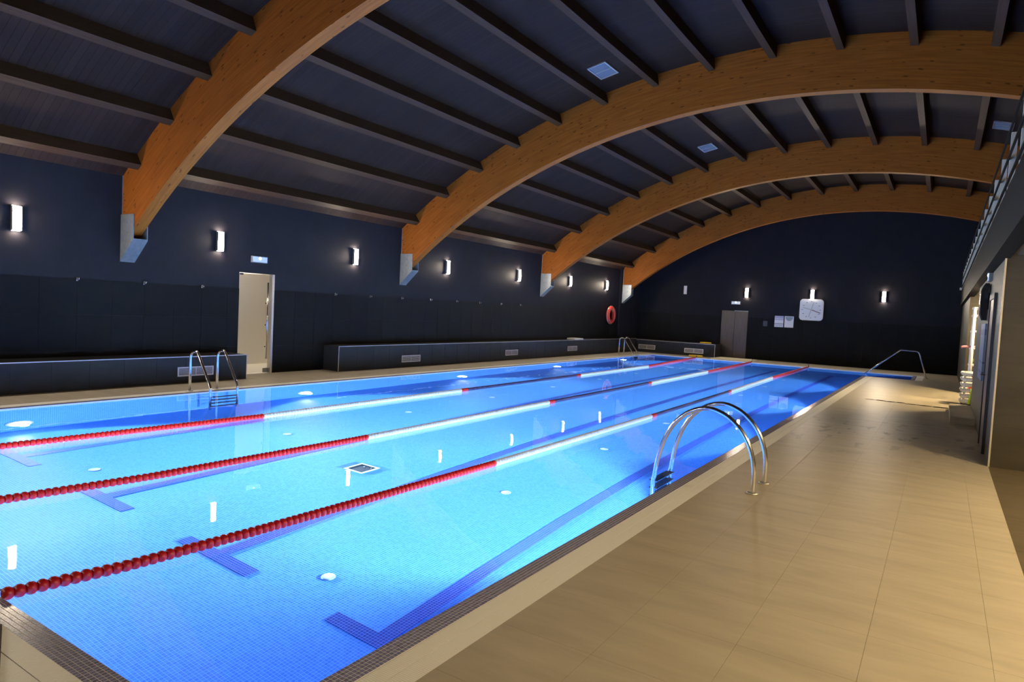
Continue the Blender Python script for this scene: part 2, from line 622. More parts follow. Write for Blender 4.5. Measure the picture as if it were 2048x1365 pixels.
# lane lines of dark mosaic, 4 mm proud of the bottom
for k, cx in enumerate((-3.04, -4.86, -6.72, -8.62)):
    mb = MB().box(cx - 0.065, cx + 0.065, 3.31, 24.6, DEP, DEP + 0.004)
    mb.box(cx - 0.46, cx + 0.46, 3.18, 3.31, DEP, DEP + 0.004).box(cx - 0.46, cx + 0.46, 24.6, 24.73, DEP, DEP + 0.004)
    obj('lane_line', mb, M['lane'], basin)

# water surface, a thin sheet of its own shape with the alcove
mb = MB()
pts = [(PX0 - .01, PY0 - .01), (PX1 + .01, PY0 - .01), (PX1 + .01, AY - .01), (AX + .01, AY - .01), (AX + .01, PY1 + .01), (PX0 - .01, PY1 + .01)]
mb.quad([(x, y, ZW) for x, y in pts])
water = obj('water', mb, M['water'], None, 'structure')

# overflow lip: bed of pale grout with small glass tiles, then a slatted grate over the gutter
lip = MB()
z0 = -0.05
lip.box(PX0 - LIP, PX0, PY0 - LIP, PY1 + LIP, z0, -0.0012)
lip.box(PX0, PX1, PY0 - LIP, PY0, z0, -0.0012)
lip.box(PX0, AX + LIP, PY1, PY1 + LIP, z0, -0.0012)
lip.box(PX1, PX1 + LIP, PY0 - LIP, AY, z0, -0.0012)
lip.box(PX1 + LIP, AX + LIP, AY - LIP, AY, z0, -0.0012)
lip.box(AX, AX + LIP, AY, PY1, z0, -0.0012)
pool_lip = struct('pool_lip', lip, M['grout'])
P5 = LIP / 5
one = MB().box(0, P5 * 0.82, 0, P5 * 0.82, -0.0015, 0, 'b').mesh('mosaic_tile')
one.materials.append(M['lip_tile'])
field = MB()


def mosaic_run(x0, y0, nx, ny, single=lambda i, j: False):
    g = P5 * 0.09
    for j in range(ny):
        for i in range(nx):
            x, y = x0 + i * P5 + g, y0 + j * P5 + g
            if single(i, j):
                obj('mosaic_tile', one, None, pool_lip, loc=(x, y, 0))
            else:
                s = P5 * 0.82
                b = len(field.v)
                field.quad([(x, y, 0), (x + s, y, 0), (x + s, y + s, 0), (x, y + s, 0)])
                if y < 5:
                    field.quad([(x, y, 0), (x, y, -.004), (x + s, y, -.004), (x + s, y, 0)])


ny = int((AY - PY0) / P5)
j0 = int((1.86 - PY0) / P5)
mosaic_run(PX1, PY0, 5, ny, lambda i, j: j0 <= j < j0 + 60)
mosaic_run(PX0 - LIP, PY0 - LIP, 5, int((PY1 + 2 * LIP - PY0) / P5))
mosaic_run(PX0, PY0 - LIP, int((PX1 + LIP - PX0) / P5), 5)
mosaic_run(PX0, PY1, int((AX + LIP - PX0) / P5), 5)
mosaic_run(PX1 + LIP, AY - LIP, int((AX - PX1) / P5), 5)
mosaic_run(AX, AY, 5, int((PY1 - AY) / P5))
obj('mosaic_field', field, M['lip_tile'], pool_lip, 'stuff')


def grate(label, cx0, cx1, cy0, cy1, along):
    """slatted overflow grate; slats run across the channel in two rows"""
    g = tag(obj('overflow_grate', MB().box(cx0, cx1, cy0, cy1, -0.06, -0.03), M['gutter']), label, 'grate', 'overflow grates around the pool')
    s = MB()
    p, wd = 0.0125, 0.0108
    if along == 'y':
        n = int((cy1 - cy0) / p)
        h = (cx1 - cx0) / 2
        for k in range(n):
            y = cy0 + k * p
            s.box(cx0 + 0.008, cx0 + h - 0.002, y, y + wd, -0.028, 0.0, 'b')
            s.box(cx0 + h + 0.002, cx1, y, y + wd, -0.028, 0.0, 'b')
        for x in (cx0 + 0.03, cx0 + h - 0.03, cx0 + h + 0.03, cx1 - 0.02):
            s.box(x, x + 0.012, cy0, cy1, -0.03, -0.006)
    else:
        n = int((cx1 - cx0) / p)
        h = (cy1 - cy0) / 2
        for k in range(n):
            x = cx0 + k * p
            s.box(x, x + wd, cy0 + 0.004, cy0 + h - 0.002, -0.028, 0.0, 'b')
            s.box(x, x + wd, cy0 + h + 0.002, cy1, -0.028, 0.0, 'b')
        for y in (cy0 + 0.03, cy0 + h - 0.03, cy0 + h + 0.03, cy1 - 0.02):
            s.box(cx0, cx1, y, y + 0.012, -0.03, -0.006)
    obj('slats', s, M['grate'], g, 'stuff')


grate('white slatted overflow grate between the pool and the wide beige deck', PX1 + LIP, PX1 + O, PY0 - LIP, AY - LIP, 'y')
grate('white slatted overflow grate along the deck in front of the tiled benches', PX0 - O, PX0 - LIP, PY0 - LIP, PY1 + LIP, 'y')
grate('white slatted overflow grate at the pool end opposite the square clock', PX0 - O, PX1 + O, PY0 - O, PY0 - LIP, 'x')
grate('white slatted overflow grate at the pool end below the square clock', PX0 - O, AX + O, PY1 + LIP, PY1 + O, 'x')
grate('short white slatted grate closing the entry alcove beside the sloping handrail', AX + LIP, AX + O, AY - LIP, PY1 + LIP, 'y')

# ------------------------------------------------------------------ walls
wl = MB()
DY0, DY1, DZ = 8.16, 8.99, 2.05
ZB = 2.58
for a, b_, z0_, z1_ in ((YN, DY0, 0, ZB), (DY1, YF, 0, ZB), (DY0, DY1, DZ, ZB)):
    wl.box(XL - 0.15, XL, a, b_, z0_, z1_)
wall_left = struct('wall_left', wl, M['navy'])

struct('wall_left_upper', MB().box(XL - 0.15, XL, YN, YF, ZB, 3.7), M['navy'])

arc_pts = [(x, arc_z(x, R_CEIL)) for x in [XL + (XR - XL) * k / 40 for k in range(41)]]
EX0, EX1, EZ = -7.93, -6.82, 1.97
we = MB()
we.prism([(XL - .15, -0.0), (EX0, 0.0), (EX0, arc_z(EX0, R_CEIL) + .2)] + [(x, z + .2) for x, z in arc_pts[::-1] if x < EX0], 'y', YF, YF + 0.15)
we.prism([(EX1, 0), (XR, 0)] + [(x, z + .2) for x, z in arc_pts[::-1] if x > EX1] + [(EX1, arc_z(EX1, R_CEIL) + .2)], 'y', YF, YF + 0.15)
we.prism([(EX0, EZ), (EX1, EZ), (EX1, arc_z(EX1, R_CEIL) + .2), (EX0, arc_z(EX0, R_CEIL) + .2)], 'y', YF, YF + 0.15)
wall_far = struct('wall_far', we, M['navy'])
wn_ = MB()
wn_.prism([(XL - .15, 0), (XR, 0)] + [(x, z + .2) for x, z in arc_pts[::-1]], 'y', YN - 0.15, YN)
struct('wall_near', wn_, M['navy'])
struct('wall_right', MB().box(XR, XR + 0.15, YN, YF, 0, 3.7), M['outer_wall'])

# dado tiles on the two navy walls
ZR = [0.0, 0.57, 1.145, 1.725]
TH = 0.012
dm = {}


def dado(parent, axis, a0, a1, row, mat):
    h = ZR[row + 1] - ZR[row]
    g = 0.0015
    key = (axis, round(a1 - a0, 3), round(h, 3))
    if key not in dm:
        if axis == 'y':
            dm[key] = MB().box(0, TH, 0, a1 - a0 - 2 * g, 0, h - 2 * g, 'l').mesh('tile')
        else:
            dm[key] = MB().box(0, a1 - a0 - 2 * g, -TH, 0, 0, h - 2 * g, 'f').mesh('tile')
        dm[key].materials.append(mat)
    loc = (XL, a0 + g, ZR[row] + g) if axis == 'y' else (a0 + g, YF, ZR[row] + g)
    obj('tile', dm[key], None, parent, loc=loc)


ys = [4.68 + 0.537 * k for k in range(-6, 45)]
ys = [y for y in ys if y < 26.5] + [26.5]
for i in range(len(ys) - 1):
    for row in range(3):
        a0, a1 = ys[i], ys[i + 1]
        if row == 0 and (a1 < 7.9 or a0 > 10.45):
            continue
        if a1 > DY0 and a0 < DY1:
            if a0 < DY0 - 0.03:
                dado(wall_left, 'y', a0, DY0, row, M['navy_tile'])
            if a1 > DY1 + 0.03:
                dado(wall_left, 'y', DY1, a1, row, M['navy_tile'])
        else:
            dado(wall_left, 'y', a0, a1, row, M['navy_tile'])
xs = [XL + 0.08] + [XL + 0.08 + 0.537 * k for k in range(1, 23)] + [XG]
for i in range(len(xs) - 1):
    for row in range(3):
        a0, a1 = xs[i], xs[i + 1]
        if row == 0 and a1 < -8.1:
            continue
        if a1 > EX0 and a0 < EX1:
            if a0 < EX0 - 0.03:
                dado(wall_far, 'x', a0, EX0, row, M['navy_tile'])
            if a1 > EX1 + 0.03:
                dado(wall_far, 'x', EX1, a1, row, M['navy_tile'])
        else:
            dado(wall_far, 'x', a0, a1, row, M['navy_tile'])

# pilaster in the far corner
struct('wall_pilaster', MB().box(XL, XL + 0.08, 26.5, YF, 0, 3.6), M['navy'])

# ------------------------------------------------------------------ ceiling, arches, purlins
NC = 72
cm = MB()
for k in range(NC):
    t0 = math.asin((XL - CX) / R_CEIL) + (math.asin((XR - CX) / R_CEIL) - math.asin((XL - CX) / R_CEIL)) * k / NC
    t1 = math.asin((XL - CX) / R_CEIL) + (math.asin((XR - CX) / R_CEIL) - math.asin((XL - CX) / R_CEIL)) * (k + 1) / NC
    for r, flip in ((R_CEIL, False), (R_CEIL + 0.12, True)):
        p = [(CX + r * math.sin(a), y, CZ + r * math.cos(a)) for a, y in ((t0, YN), (t1, YN), (t1, YF + .15), (t0, YF + .15))]
        uv = [(YN, t0 * r), (YN, t1 * r), (YF, t1 * r), (YF, t0 * r)]
        cm.quad(p if flip else p[::-1], uv if flip else uv[::-1], True)
ceiling = struct('ceiling', cm, M['boards'])

ARCH_Y = [5.9, 12.8, 19.88, 26.67]
AW = 0.2
ordw = ['first', 'second', 'third', 'fourth']
near_word = ['the glass door', 'the long bench end', 'the middle of the long bench', 'the red lifebuoy']


ZSEAT = 2.444                  # top of the steel seat plate


def arch_mesh(x_start, n=96):
    """laminated arc from the steel shoe to the far wall; its foot is cut level on the seat plate"""
    mb = MB()

    def ring(r, x0):
        a, b = math.asin((x0 - CX) / r), math.asin((XR - CX) / r)
        return [a + (b - a) * k / n for k in range(n + 1)]
    x_in = CX - math.sqrt(R_IN ** 2 - (ZSEAT - CZ) ** 2)      # where the underside meets the seat
    x_in = max(x_in, x_start)
    ti, to = ring(R_IN, x_in), ring(R_OUT, x_start)
    pt = lambda r, a: (CX + r * math.sin(a), CZ + r * math.cos(a))
    for k in range(n):
        i0, i1, o0, o1 = pt(R_IN, ti[k]), pt(R_IN, ti[k + 1]), pt(R_OUT, to[k]), pt(R_OUT, to[k + 1])
        s0, s1 = ti[k] * R_IN, ti[k + 1] * R_IN
        mb.quad([(i0[0], 0, i0[1]), (i1[0], 0, i1[1]), (o1[0], 0, o1[1]), (o0[0], 0, o0[1])], [(s0, 0), (s1, 0), (s1, .96), (s0, .96)])
        mb.quad([(o0[0], AW, o0[1]), (o1[0], AW, o1[1]), (i1[0], AW, i1[1]), (i0[0], AW, i0[1])], [(s0, 1.96), (s1, 1.96), (s1, 1), (s0, 1)])
        mb.quad([(i0[0], AW, i0[1]), (i1[0], AW, i1[1]), (i1[0], 0, i1[1]), (i0[0], 0, i0[1])], [(s0, 2.2), (s1, 2.2), (s1, 2), (s0, 2)])
        mb.quad([(o0[0], 0, o0[1]), (o1[0], 0, o1[1]), (o1[0], AW, o1[1]), (o0[0], AW, o0[1])], [(s0, 2.5), (s1, 2.5), (s1, 2.7), (s0, 2.7)])
    # foot: level cut on the seat, upright cut against the back plate
    i0, o0 = pt(R_IN, ti[0]), pt(R_OUT, to[0])
    c = (x_start, min(ZSEAT, i0[1]))
    sc = ti[0] * R_IN
    mb.quad([(c[0], 0, c[1]), (i0[0], 0, i0[1]), (o0[0], 0, o0[1])], [(sc - .2, 0), (sc, 0), (sc, .96)])
    mb.quad([(o0[0], AW, o0[1]), (i0[0], AW, i0[1]), (c[0], AW, c[1])], [(sc, 1.96), (sc, 1), (sc - .2, 1)])
    mb.quad([(c[0], 0, c[1]), (o0[0], 0, o0[1]), (o0[0], AW, o0[1]), (c[0], AW, c[1])])
    mb.quad([(i0[0], 0, i0[1]), (c[0], 0, c[1]), (c[0], AW, c[1]), (i0[0], AW, i0[1])])
    i1, o1 = pt(R_IN, ti[n]), pt(R_OUT, to[n])
    mb.quad([(i1[0], AW, i1[1]), (o1[0], AW, o1[1]), (o1[0], 0, o1[1]), (i1[0], 0, i1[1])])
    return mb.mesh('arch_beam')


am = arch_mesh(XL + 0.011)
am.materials.append(M['arch'])
am_corner = arch_mesh(XL + 0.091)          # the last arch springs from the corner pilaster
am_corner.materials.append(M['arch'])
arch_lab = ['honey-brown laminated timber arch landing between the first wall lamps and the glass door',
            'honey-brown laminated timber arch landing above the near end of the long tiled bench',
            'honey-brown laminated timber arch landing above the middle of the long tiled bench',
            'honey-brown laminated timber arch in front of the far navy wall, beside the red lifebuoy']
brk_lab = ['galvanised steel shoe under the timber arch nearest the glass door',
           'galvanised steel shoe under the arch above the near end of the long bench',
           'galvanised steel shoe under the arch above the middle of the long bench',
           'galvanised steel shoe under the arch in the corner by the red lifebuoy']
for k, y in enumerate(ARCH_Y):
    tag(obj('arch_beam', am_corner if k == 3 else am, None, loc=(0, y, 0)), arch_lab[k], 'arch', 'laminated timber roof arches')
    xw = XL + (0.08 if k == 3 else 0.0)
    t = thing('arch_shoe', (xw, y, 2.05), brk_lab[k], 'bracket', 'steel shoes of the arches')
    side = [(xw, 2.85), (xw + 0.40, 2.85), (xw + 0.40, 2.42), (xw, 2.06)]
    obj('side_plate', MB().prism(side, 'y', y - 0.022, y - 0.008), M['galv'], t)
    obj('side_plate', MB().prism(side, 'y', y + AW + 0.008, y + AW + 0.022), M['galv'], t)
    obj('sloping_plate', MB().prism([(xw, 2.06), (xw + .40, 2.42), (xw + .40, 2.434), (xw, 2.076)], 'y', y - 0.008, y + AW + 0.008), M['galv'], t)
    obj('seat_plate', MB().box(xw, xw + .40, y - 0.008, y + AW + 0.008, 2.43, 2.445), M['galv'], t)
    obj('back_plate', MB().box(xw, xw + .012, y - 0.008, y + AW + 0.008, 2.06, 3.5), M['galv'], t)
    for zz in (2.56, 2.72):
        obj('bolt', MB().lathe((xw + 0.22, y - 0.022, zz), (0, -1, 0), [(0.016, 0), (0.016, 0.012), (0.0, 0.014)], 8), M['galv'], t)

bays = [(-1.0, ARCH_Y[0], 'short of the glass-door arch'),
        (ARCH_Y[0] + AW, ARCH_Y[1], 'just past the glass-door arch'),
        (ARCH_Y[1] + AW, ARCH_Y[2], 'between the two long-bench arches'),
        (ARCH_Y[2] + AW, ARCH_Y[3], 'just before the lifebuoy arch'),
        (ARCH_Y[3] + AW, YF, 'between lifebuoy arch and clock wall')]
num = ['lowest', 'second', 'third', 'fourth', 'fifth', 'sixth', 'seventh', 'eighth', 'ninth', 'tenth', 'eleventh', 'twelfth', 'thirteenth', 'fourteenth']
for bi, (ya, yb, words) in enumerate(bays):
    pm = MB()
    hw = 0.062
    for (a, z0_, z1_) in ((0, 14.37, 14.60),):
        pm.box(-hw, hw, 0, yb - ya, z0_, z1_)
    me = pm.mesh('purlin')
    # grain runs along the length
    lay_ = me.uv_layers[0]
    for li, lp in enumerate(me.loops):
        co = me.vertices[lp.vertex_index].co
        lay_.data[li].uv = (co.y + bi * 3.1, co.x + co.z)
    me.materials.append(M['purlin'])
    for i in range(14):
        if bi == 4 and i < 1:
            continue
        th = math.radians(-0.72 + 4.43 * (i - 8))
        o = obj('purlin', me, None, loc=(CX, ya, CZ))
        o.rotation_euler = (0, th, 0)
        o.location = (CX, ya, CZ)
        tag(o, f'dark timber purlin, {num[i]} up from the navy wall, {words}', 'purlin', 'roof purlins')

# square white grilles in the ceiling
for (x, y, words) in ((-5.83, 11.78, 'white two-panel ceiling grille in the bay before the arch over the bench end'),
                      (-5.76, 18.33, 'white two-panel ceiling grille in the bay between the two arches over the long bench'),
                      (0.80, 18.2, 'white two-panel ceiling grille beside the gallery railing')):
    a = math.atan2(x - CX, arc_z(x, R_CEIL) - CZ)
    c = Vector((CX + (R_CEIL - 0.012) * math.sin(a), y, CZ + (R_CEIL - 0.012) * math.cos(a)))
    tx, nz_ = Vector((math.cos(a), 0, -math.sin(a))), Vector((math.sin(a), 0, math.cos(a)))
    t = thing('ceiling_grille', c, words, 'vent', 'ceiling grilles')
    yv = Vector((0, 1, 0))
    obj('panel', MB().obox(c, tx * 0.18, yv * 0.30, nz_ * 0.008), M['grille'], t)
    for s in (-1, 1):
        obj('frame_bar', MB().obox(c + yv * 0.30 * s - nz_ * 0.008, tx * 0.19, yv * 0.012, nz_ * 0.012), M['trim'], t)
        obj('frame_bar', MB().obox(c + tx * 0.18 * s - nz_ * 0.008, tx * 0.012, yv * 0.31, nz_ * 0.012), M['trim'], t)
    obj('divider', MB().obox(c - nz_ * 0.008, tx * 0.18, yv * 0.010, nz_ * 0.012), M['trim'], t)

# ------------------------------------------------------------------ gallery on the right
XF = 0.44
ZF0, ZF1 = 2.48, 3.04
gw = MB().box(XF, XF + 0.16, YN, YF, ZF0, ZF1)
struct('wall_gallery', gw, M['fascia'])
struct('ceiling_gallery', MB().box(XF + 0.16, XR, YN, YF, 2.52, 2.75), M['soffit'])
PY_A, PY_B = 9.75, 16.3
struct('wall_pier', MB().box(XG, XR, PY_A, PY_B, 0, 2.52), M['brown_wall'])
struct('wall_pier_far', MB().box(XG - 0.04, XR, 20.6, YF, 0, 2.52), M['brown_wall'])
struct('trim_1', MB().box(XG - 0.006, XG + 0.012, PY_A - 0.006, PY_A + 0.012, 0, 2.52), M['trim'])

# gallery railing: cream flat posts crossed by dark rails
t = thing('gallery_railing', (XF + 0.08, 7.1, ZF1), 'gallery railing of cream flat posts crossed by dark rails', 'railing')
post = MB().box(0, 0.055, -0.02, 0.02, 0, 0.60).mesh('post')
post.materials.append(M['cream'])
for k in range(18):
    y = 5.9 + 1.29 * k
    if y < YF:
        obj('post', post, None, t, loc=(XF + 0.005, y, ZF1))
for z in (3.10, 3.37, 3.66):
    obj('rail', MB().box(XF - 0.014, XF + 0.004, 4.5, YF - 0.1, z - 0.014, z + 0.014), M['fascia'], t)
obj('end_cap', MB().box(XF - 0.06, XF + 0.02, 27.9, 28.1, ZF1 - .02, ZF1 + 0.06), M['white'], t)


# ------------------------------------------------------------------ lamps
def sconce(loc, nrm, label, lit=True, group='wall sconces', off=''):
    """flat back plate and a bulging upright glass shade"""
    x, y, z = loc
    n = Vector(nrm)
    s = Vector((0, 0, 1)).cross(n)
    c = Vector(loc)
    t = thing('wall_sconce' + (f'_{off}_offscreen' if off else ''), loc, label, 'wall lamp', group)
    obj('back_plate', MB().obox(c + n * 0.01, s * 0.058, Vector((0, 0, .19)), n * 0.01), M['galv'], t)
    sh = MB()
    H2 = 0.175
    ring = []
    NZ, NA = 8, 10
    for i in range(NZ + 1):
        zz = -H2 + 2 * H2 * i / NZ
        bul = 1.0 - 0.25 * (zz / H2) ** 2
        ring.append([c + Vector((0, 0, zz)) + s * (math.cos(PI * k / NA) * 0.052) + n * (0.02 + math.sin(PI * k / NA) * 0.085 * bul) for k in range(NA + 1)])
    for i in range(NZ):
        for k in range(NA):
            sh.quad([ring[i][k], ring[i][k + 1], ring[i + 1][k + 1], ring[i + 1][k]], None, True)
    sh.quad(ring[0][::-1])
    sh.quad(ring[-1])
    obj('shade' + (f'_{off}_offscreen' if off else ''), sh, M['sconce'] if lit else M['sconce_off'], t)
    for sg in (-1, 1):
        obj('side_bar', MB().obox(c + s * 0.060 * sg + n * 0.035, s * 0.004, Vector((0, 0, .18)), n * 0.03), M['trim'], t)
    return t


LS = [4.36, 7.70, 11.2, 14.68, 18.4, 21.95, 25.13]
ls_lab = ['lit white sconce on the navy wall, seventh from the far corner',
          'lit white sconce on the navy wall just above the glass door',
          'lit white sconce on the navy wall between the glass door and the second steel shoe',
          'lit white sconce on the navy wall just past the arch over the bench end',
          'lit white sconce on the navy wall just short of the mid-bench arch',
          'lit white sconce on the navy wall just past the mid-bench arch',
          'lit white sconce on the navy wall just above the red lifebuoy']
for y, lb in zip(LS, ls_lab):
    sconce((XL, y, 2.57 + 0.008 * (y - 4)), (1, 0, 0), lb)
for y, w_, o_ in ((0.9, 'eighth', 'left'), (-2.5, 'ninth', 'left_end')):
    sconce((XL, y, 2.57), (1, 0, 0), f'lit white sconce on the navy wall, {w_} from the far corner', off=o_)
for x, lb in ((-6.92, 'lit white sconce on the far wall above the brown door'),
              (-4.41, 'lit white sconce on the far wall right above the square clock'),
              (-1.94, 'lit white sconce on the far wall between the clock and the gallery')):
    sconce((x, YF, 2.73), (0, -1, 0), lb)
sconce((-9.52, YF, 2.78), (0, -1, 0), 'unlit pale sconce on the far wall between the lifebuoy corner and the brown door', False)
for x, w_, o_ in ((-9.0, 'first', 'near'), (-6.0, 'second', 'near_middle')):
    sconce((x, YN, 2.6), (0, 1, 0), f'lit white sconce on the end wall opposite the clock, {w_} from the navy corner', off=o_)


def gallery_lamp(x, y, label, off=''):
    sfx = f'_{off}_offscreen' if off else ''
    t = thing('ceiling_lamp' + sfx, (x, y, 2.52), label, 'ceiling lamp', 'surface lamps under the gallery')
    obj('housing', MB().lathe((x, y, 2.52), (0, 0, -1), [(0.20, 0), (0.20, 0.015)], 24), M['white'], t)
    obj('diffuser' + sfx, MB().lathe((x, y, 2.505), (0, 0, -1), [(0.18, 0), (0.18, 0.03), (0.15, 0.045), (0.0, 0.05)], 24), M['gallery_lamp'], t)


for x, y, w_, o_ in ((2.6, 1.6, 'third', 'gallery_end'), (2.6, 4.6, 'second', 'gallery_middle'), (2.6, 7.6, 'first', 'gallery')):
    gallery_lamp(x, y, f'round warm ceiling lamp under the gallery, {w_} from the brown pier front', o_)
for x, y, w_ in ((1.3, 17.3, 'close to the pier'), (1.3, 19.5, 'beyond the white rack')):
    gallery_lamp(x, y, f'round warm ceiling lamp over the rack niche, {w_}')
# underwater lamps
UL_L = [3.76, 8.34, 13.13, 17.93, 22.98]
UL_R = [5.9, 10.5, 15.2, 19.9]
left_lab = ['round underwater lamp in the pool wall short of the ladder by the glass door',
            'round underwater lamp in the pool wall just past the ladder by the glass door',
            'round underwater lamp in the pool wall opposite the first bench vent beyond the door',
            'round underwater lamp in the pool wall opposite the middle bench vent',
            'round underwater lamp in the pool wall beside the far ladder']
right_lab = ['round underwater lamp under the beige deck edge, beside the arched grab rails',
             'round underwater lamp under the beige deck edge, third from the entry alcove',
             'round underwater lamp under the beige deck edge, second from the entry alcove',
             'round underwater lamp under the beige deck edge, first from the entry alcove']
ZL = -1.03
PW_L = [2.1, 1.2, 0.8, 0.8, 0.8]
PW_R = [1.7, 1.0, 0.8, 0.8]
for xw, n, rows, labs, pws in ((PX0, 1, UL_L, left_lab, PW_L), (PX1, -1, UL_R, right_lab, PW_R)):
    for y, lb, pw in zip(rows, labs, pws):
        t = thing('pool_lamp', (xw, y, ZL), lb, 'pool lamp', 'underwater pool lamps')
        obj('rim', MB().lathe((xw, y, ZL), (n, 0, 0), [(0.16, 0), (0.16, 0.015), (0.125, 0.03)], 24), M['white'], t)
        obj('lens', MB().lathe((xw + n * 0.026, y, ZL), (n, 0, 0), [(0.12, 0), (0.12, 0.01), (0.08, 0.022), (0.0, 0.028)], 24), M['pool_lamp'], t)
        ld = bpy.data.lights.new('pool_lamp_light', 'SPOT')
        ld.energy = POOL_LAMP * pw
        ld.color = (0.62, 0.84, 1.0)
        ld.spot_size = math.radians(150)
        ld.spot_blend = 1.0
        ld.shadow_soft_size = 0.06
        lo = bpy.data.objects.new('lamp_light', ld)
        COL.objects.link(lo)
        lo.parent = t
        lo.location = (n * 0.13, 0, 0)
        lo.rotation_euler = (0, math.radians(-90 if n > 0 else 90), 0)

# ------------------------------------------------------------------ glass door and lit corridor behind the left wall
cw = MB()
CD = 1.6
x0, x1 = XL - 0.15 - CD, XL - 0.15
cw.box(x0 - 0.1, x0, DY0 - 1.5, DY1 + 1.8, -0.05, 2.6)
cw.box(x0, x1, DY0 - 1.6, DY0 - 1.5, -0.05, 2.6)
cw.box(x0, x1, DY1 + 1.8, DY1 + 1.9, -0.05, 2.6)
cw.box(x0 - 0.1, x1, DY0 - 1.6, DY1 + 1.9, 2.5, 2.6)
cw.box(x0 - 0.1, XL, DY0 - 1.6, DY1 + 1.9, -0.1, -0.002)
struct('wall_corridor', cw, M['corridor'])
t = thing('corridor_lamp', (x0 + 0.7, DY1 + 0.3, 2.5), 'round lamp lighting the cream corridor behind the glass door', 'ceiling lamp')
obj('housing', MB().lathe((x0 + 0.7, DY1 + 0.3, 2.5), (0, 0, -1), [(0.22, 0), (0.22, 0.03)], 20), M['white'], t)
obj('diffuser', MB().lathe((x0 + 0.7, DY1 + 0.3, 2.47), (0, 0, -1), [(0.20, 0), (0.18, 0.03), (0, 0.05)], 20), M['corridor_lamp'], t)

d1 = struct('door_1', MB().box(XL - 0.075, XL - 0.063, DY0 + 0.008, DY1 - 0.055, 0.012, DZ - 0.012), M['glass'])
obj('jamb', MB().box(XL - 0.10, XL + 0.005, DY1 - 0.05, DY1, 0, DZ).box(XL - .10, XL + .002, DY0, DY0 + .006, 0, DZ), M['trim'], d1)
obj('patch_fitting', MB().box(XL - 0.085, XL - 0.053, DY0 + 0.01, DY0 + 0.13, DZ - 0.05, DZ - 0.010), M['dark'], d1)
obj('patch_fitting', MB().box(XL - 0.085, XL - 0.053, DY1 - 0.17, DY1 - 0.058, 0.012, 0.10), M['galv'], d1)
hd = obj('handle', MB().tube([(XL - 0.005, DY1 - 0.15, 0.30), (XL - 0.005, DY1 - 0.15, 1.88)], 0.019, 12), M['steel'], d1)
for z in (0.55, 1.0, 1.45):
    obj('standoff', MB().tube([(XL - 0.066, DY1 - 0.15, z), (XL - 0.005, DY1 - 0.15, z)], 0.011, 8), M['dark'], hd)

# brown door in the far wall
d2 = struct('door_2', MB().box(EX0, EX1, YF + 0.07, YF + 0.115, 0.0, EZ), M['door_wood'])
mid = (EX0 + EX1) / 2
obj('meeting_strip', MB().box(mid - 0.012, mid + 0.012, YF + 0.06, YF + 0.07, 0, EZ), M['dark'], d2)
obj('closer_rail', MB().box(mid, EX1, YF - 0.02, YF + 0.02, EZ - 0.015, EZ + 0.012), M['galv'], d2)
obj('back', MB().box(EX0 - .02, EX1 + .02, YF + 0.116, YF + 0.14, 0.0, EZ + .02), M['dark'], d2)

# ------------------------------------------------------------------ emergency signs
def sign(loc, nrm, label, w=0.36, h=0.13):
    n = Vector(nrm)
    s = Vector((0, 0, 1)).cross(n)
    c = Vector(loc)
    t = thing('emergency_light', loc, label, 'emergency light', 'emergency lights')
    obj('case', MB().obox(c + n * 0.022, s * (w / 2), Vector((0, 0, h / 2)), n * 0.022), M['galv'], t)
    obj('diffuser', MB().obox(c + n * 0.046, s * (w / 2 - .012), Vector((0, 0, h / 2 - .012)), n * 0.004), M['sign'], t)
    obj('led', MB().lathe(c + n * 0.05 + Vector((0, 0, h * 0.15)), n, [(0.03, 0), (0.022, 0.008), (0, 0.012)], 12), M['led'], t)


sign((XL, 8.59, 2.33), (1, 0, 0), 'small lit emergency light on the navy wall above the glass door')
sign((-7.34, YF, 2.30), (0, -1, 0), 'small lit emergency light on the far wall above the brown door')
sign((XG, 12.3, 2.435), (-1, 0, 0), 'small lit emergency light high on the pier above the black loudspeaker', 0.30, 0.14)

# ------------------------------------------------------------------ tiled benches
def bench(name, label, body, faces, tops, trims, group='tiled benches'):
    b0 = body[0] if isinstance(body, list) else body
    t = thing(name, (b0[0], b0[2], 0), label, 'bench', group)
    bm_ = MB()
    for args in (body if isinstance(body, list) else [body]):
        bm_.box(*args)
    obj('body', bm_, M['joint'], t)
    for args in faces:
        obj('tile', MB().box(*args), M['bench_tile'], t)
    for args in tops:
        obj('tile', MB().box(*args), M['bench_tile'], t)
    for args in trims:
        obj('edge_trim', MB().box(*args), M['trim'], t)
    return t


BX1, BZ1, BE1 = -11.15, 0.465, 7.95
f, tp = [], []
ye = [-1.0 + 0.0] + [4.10 + 0.528 * k for k in range(-9, 8) if 4.10 + 0.528 * k < BE1 - 0.1] + [BE1]
for i in range(len(ye) - 1):
    f.append((BX1 - 0.01, BX1, ye[i] + .002, ye[i + 1] - .002, 0.0, BZ1 - 0.012))
    tp.append((XL + 0.013, BX1 - 0.004, ye[i] + .002, ye[i + 1] - .002, BZ1 - 0.01, BZ1))
f.append((XL + .013, BX1, BE1, BE1 + 0.01, 0, BZ1 - 0.012))
bench('tiled_bench', 'dark tiled bench ending beside the glass door', (XL, BX1 - 0.008, -1.0, BE1, 0, BZ1 - 0.006), f, tp,
      [(BX1 - 0.006, BX1 + 0.004, -1.0, BE1 + 0.012, BZ1 - 0.012, BZ1 + 0.002), (BX1 - 0.006, BX1 + 0.004, BE1, BE1 + 0.012, 0, BZ1 - .012)])
BX2, BZ2, BS2 = -11.25, 0.565, 10.37
f, tp = [], []
ye = [BS2 + 0.537 * k for k in range(33) if BS2 + 0.537 * k < 27.3] + [27.5]
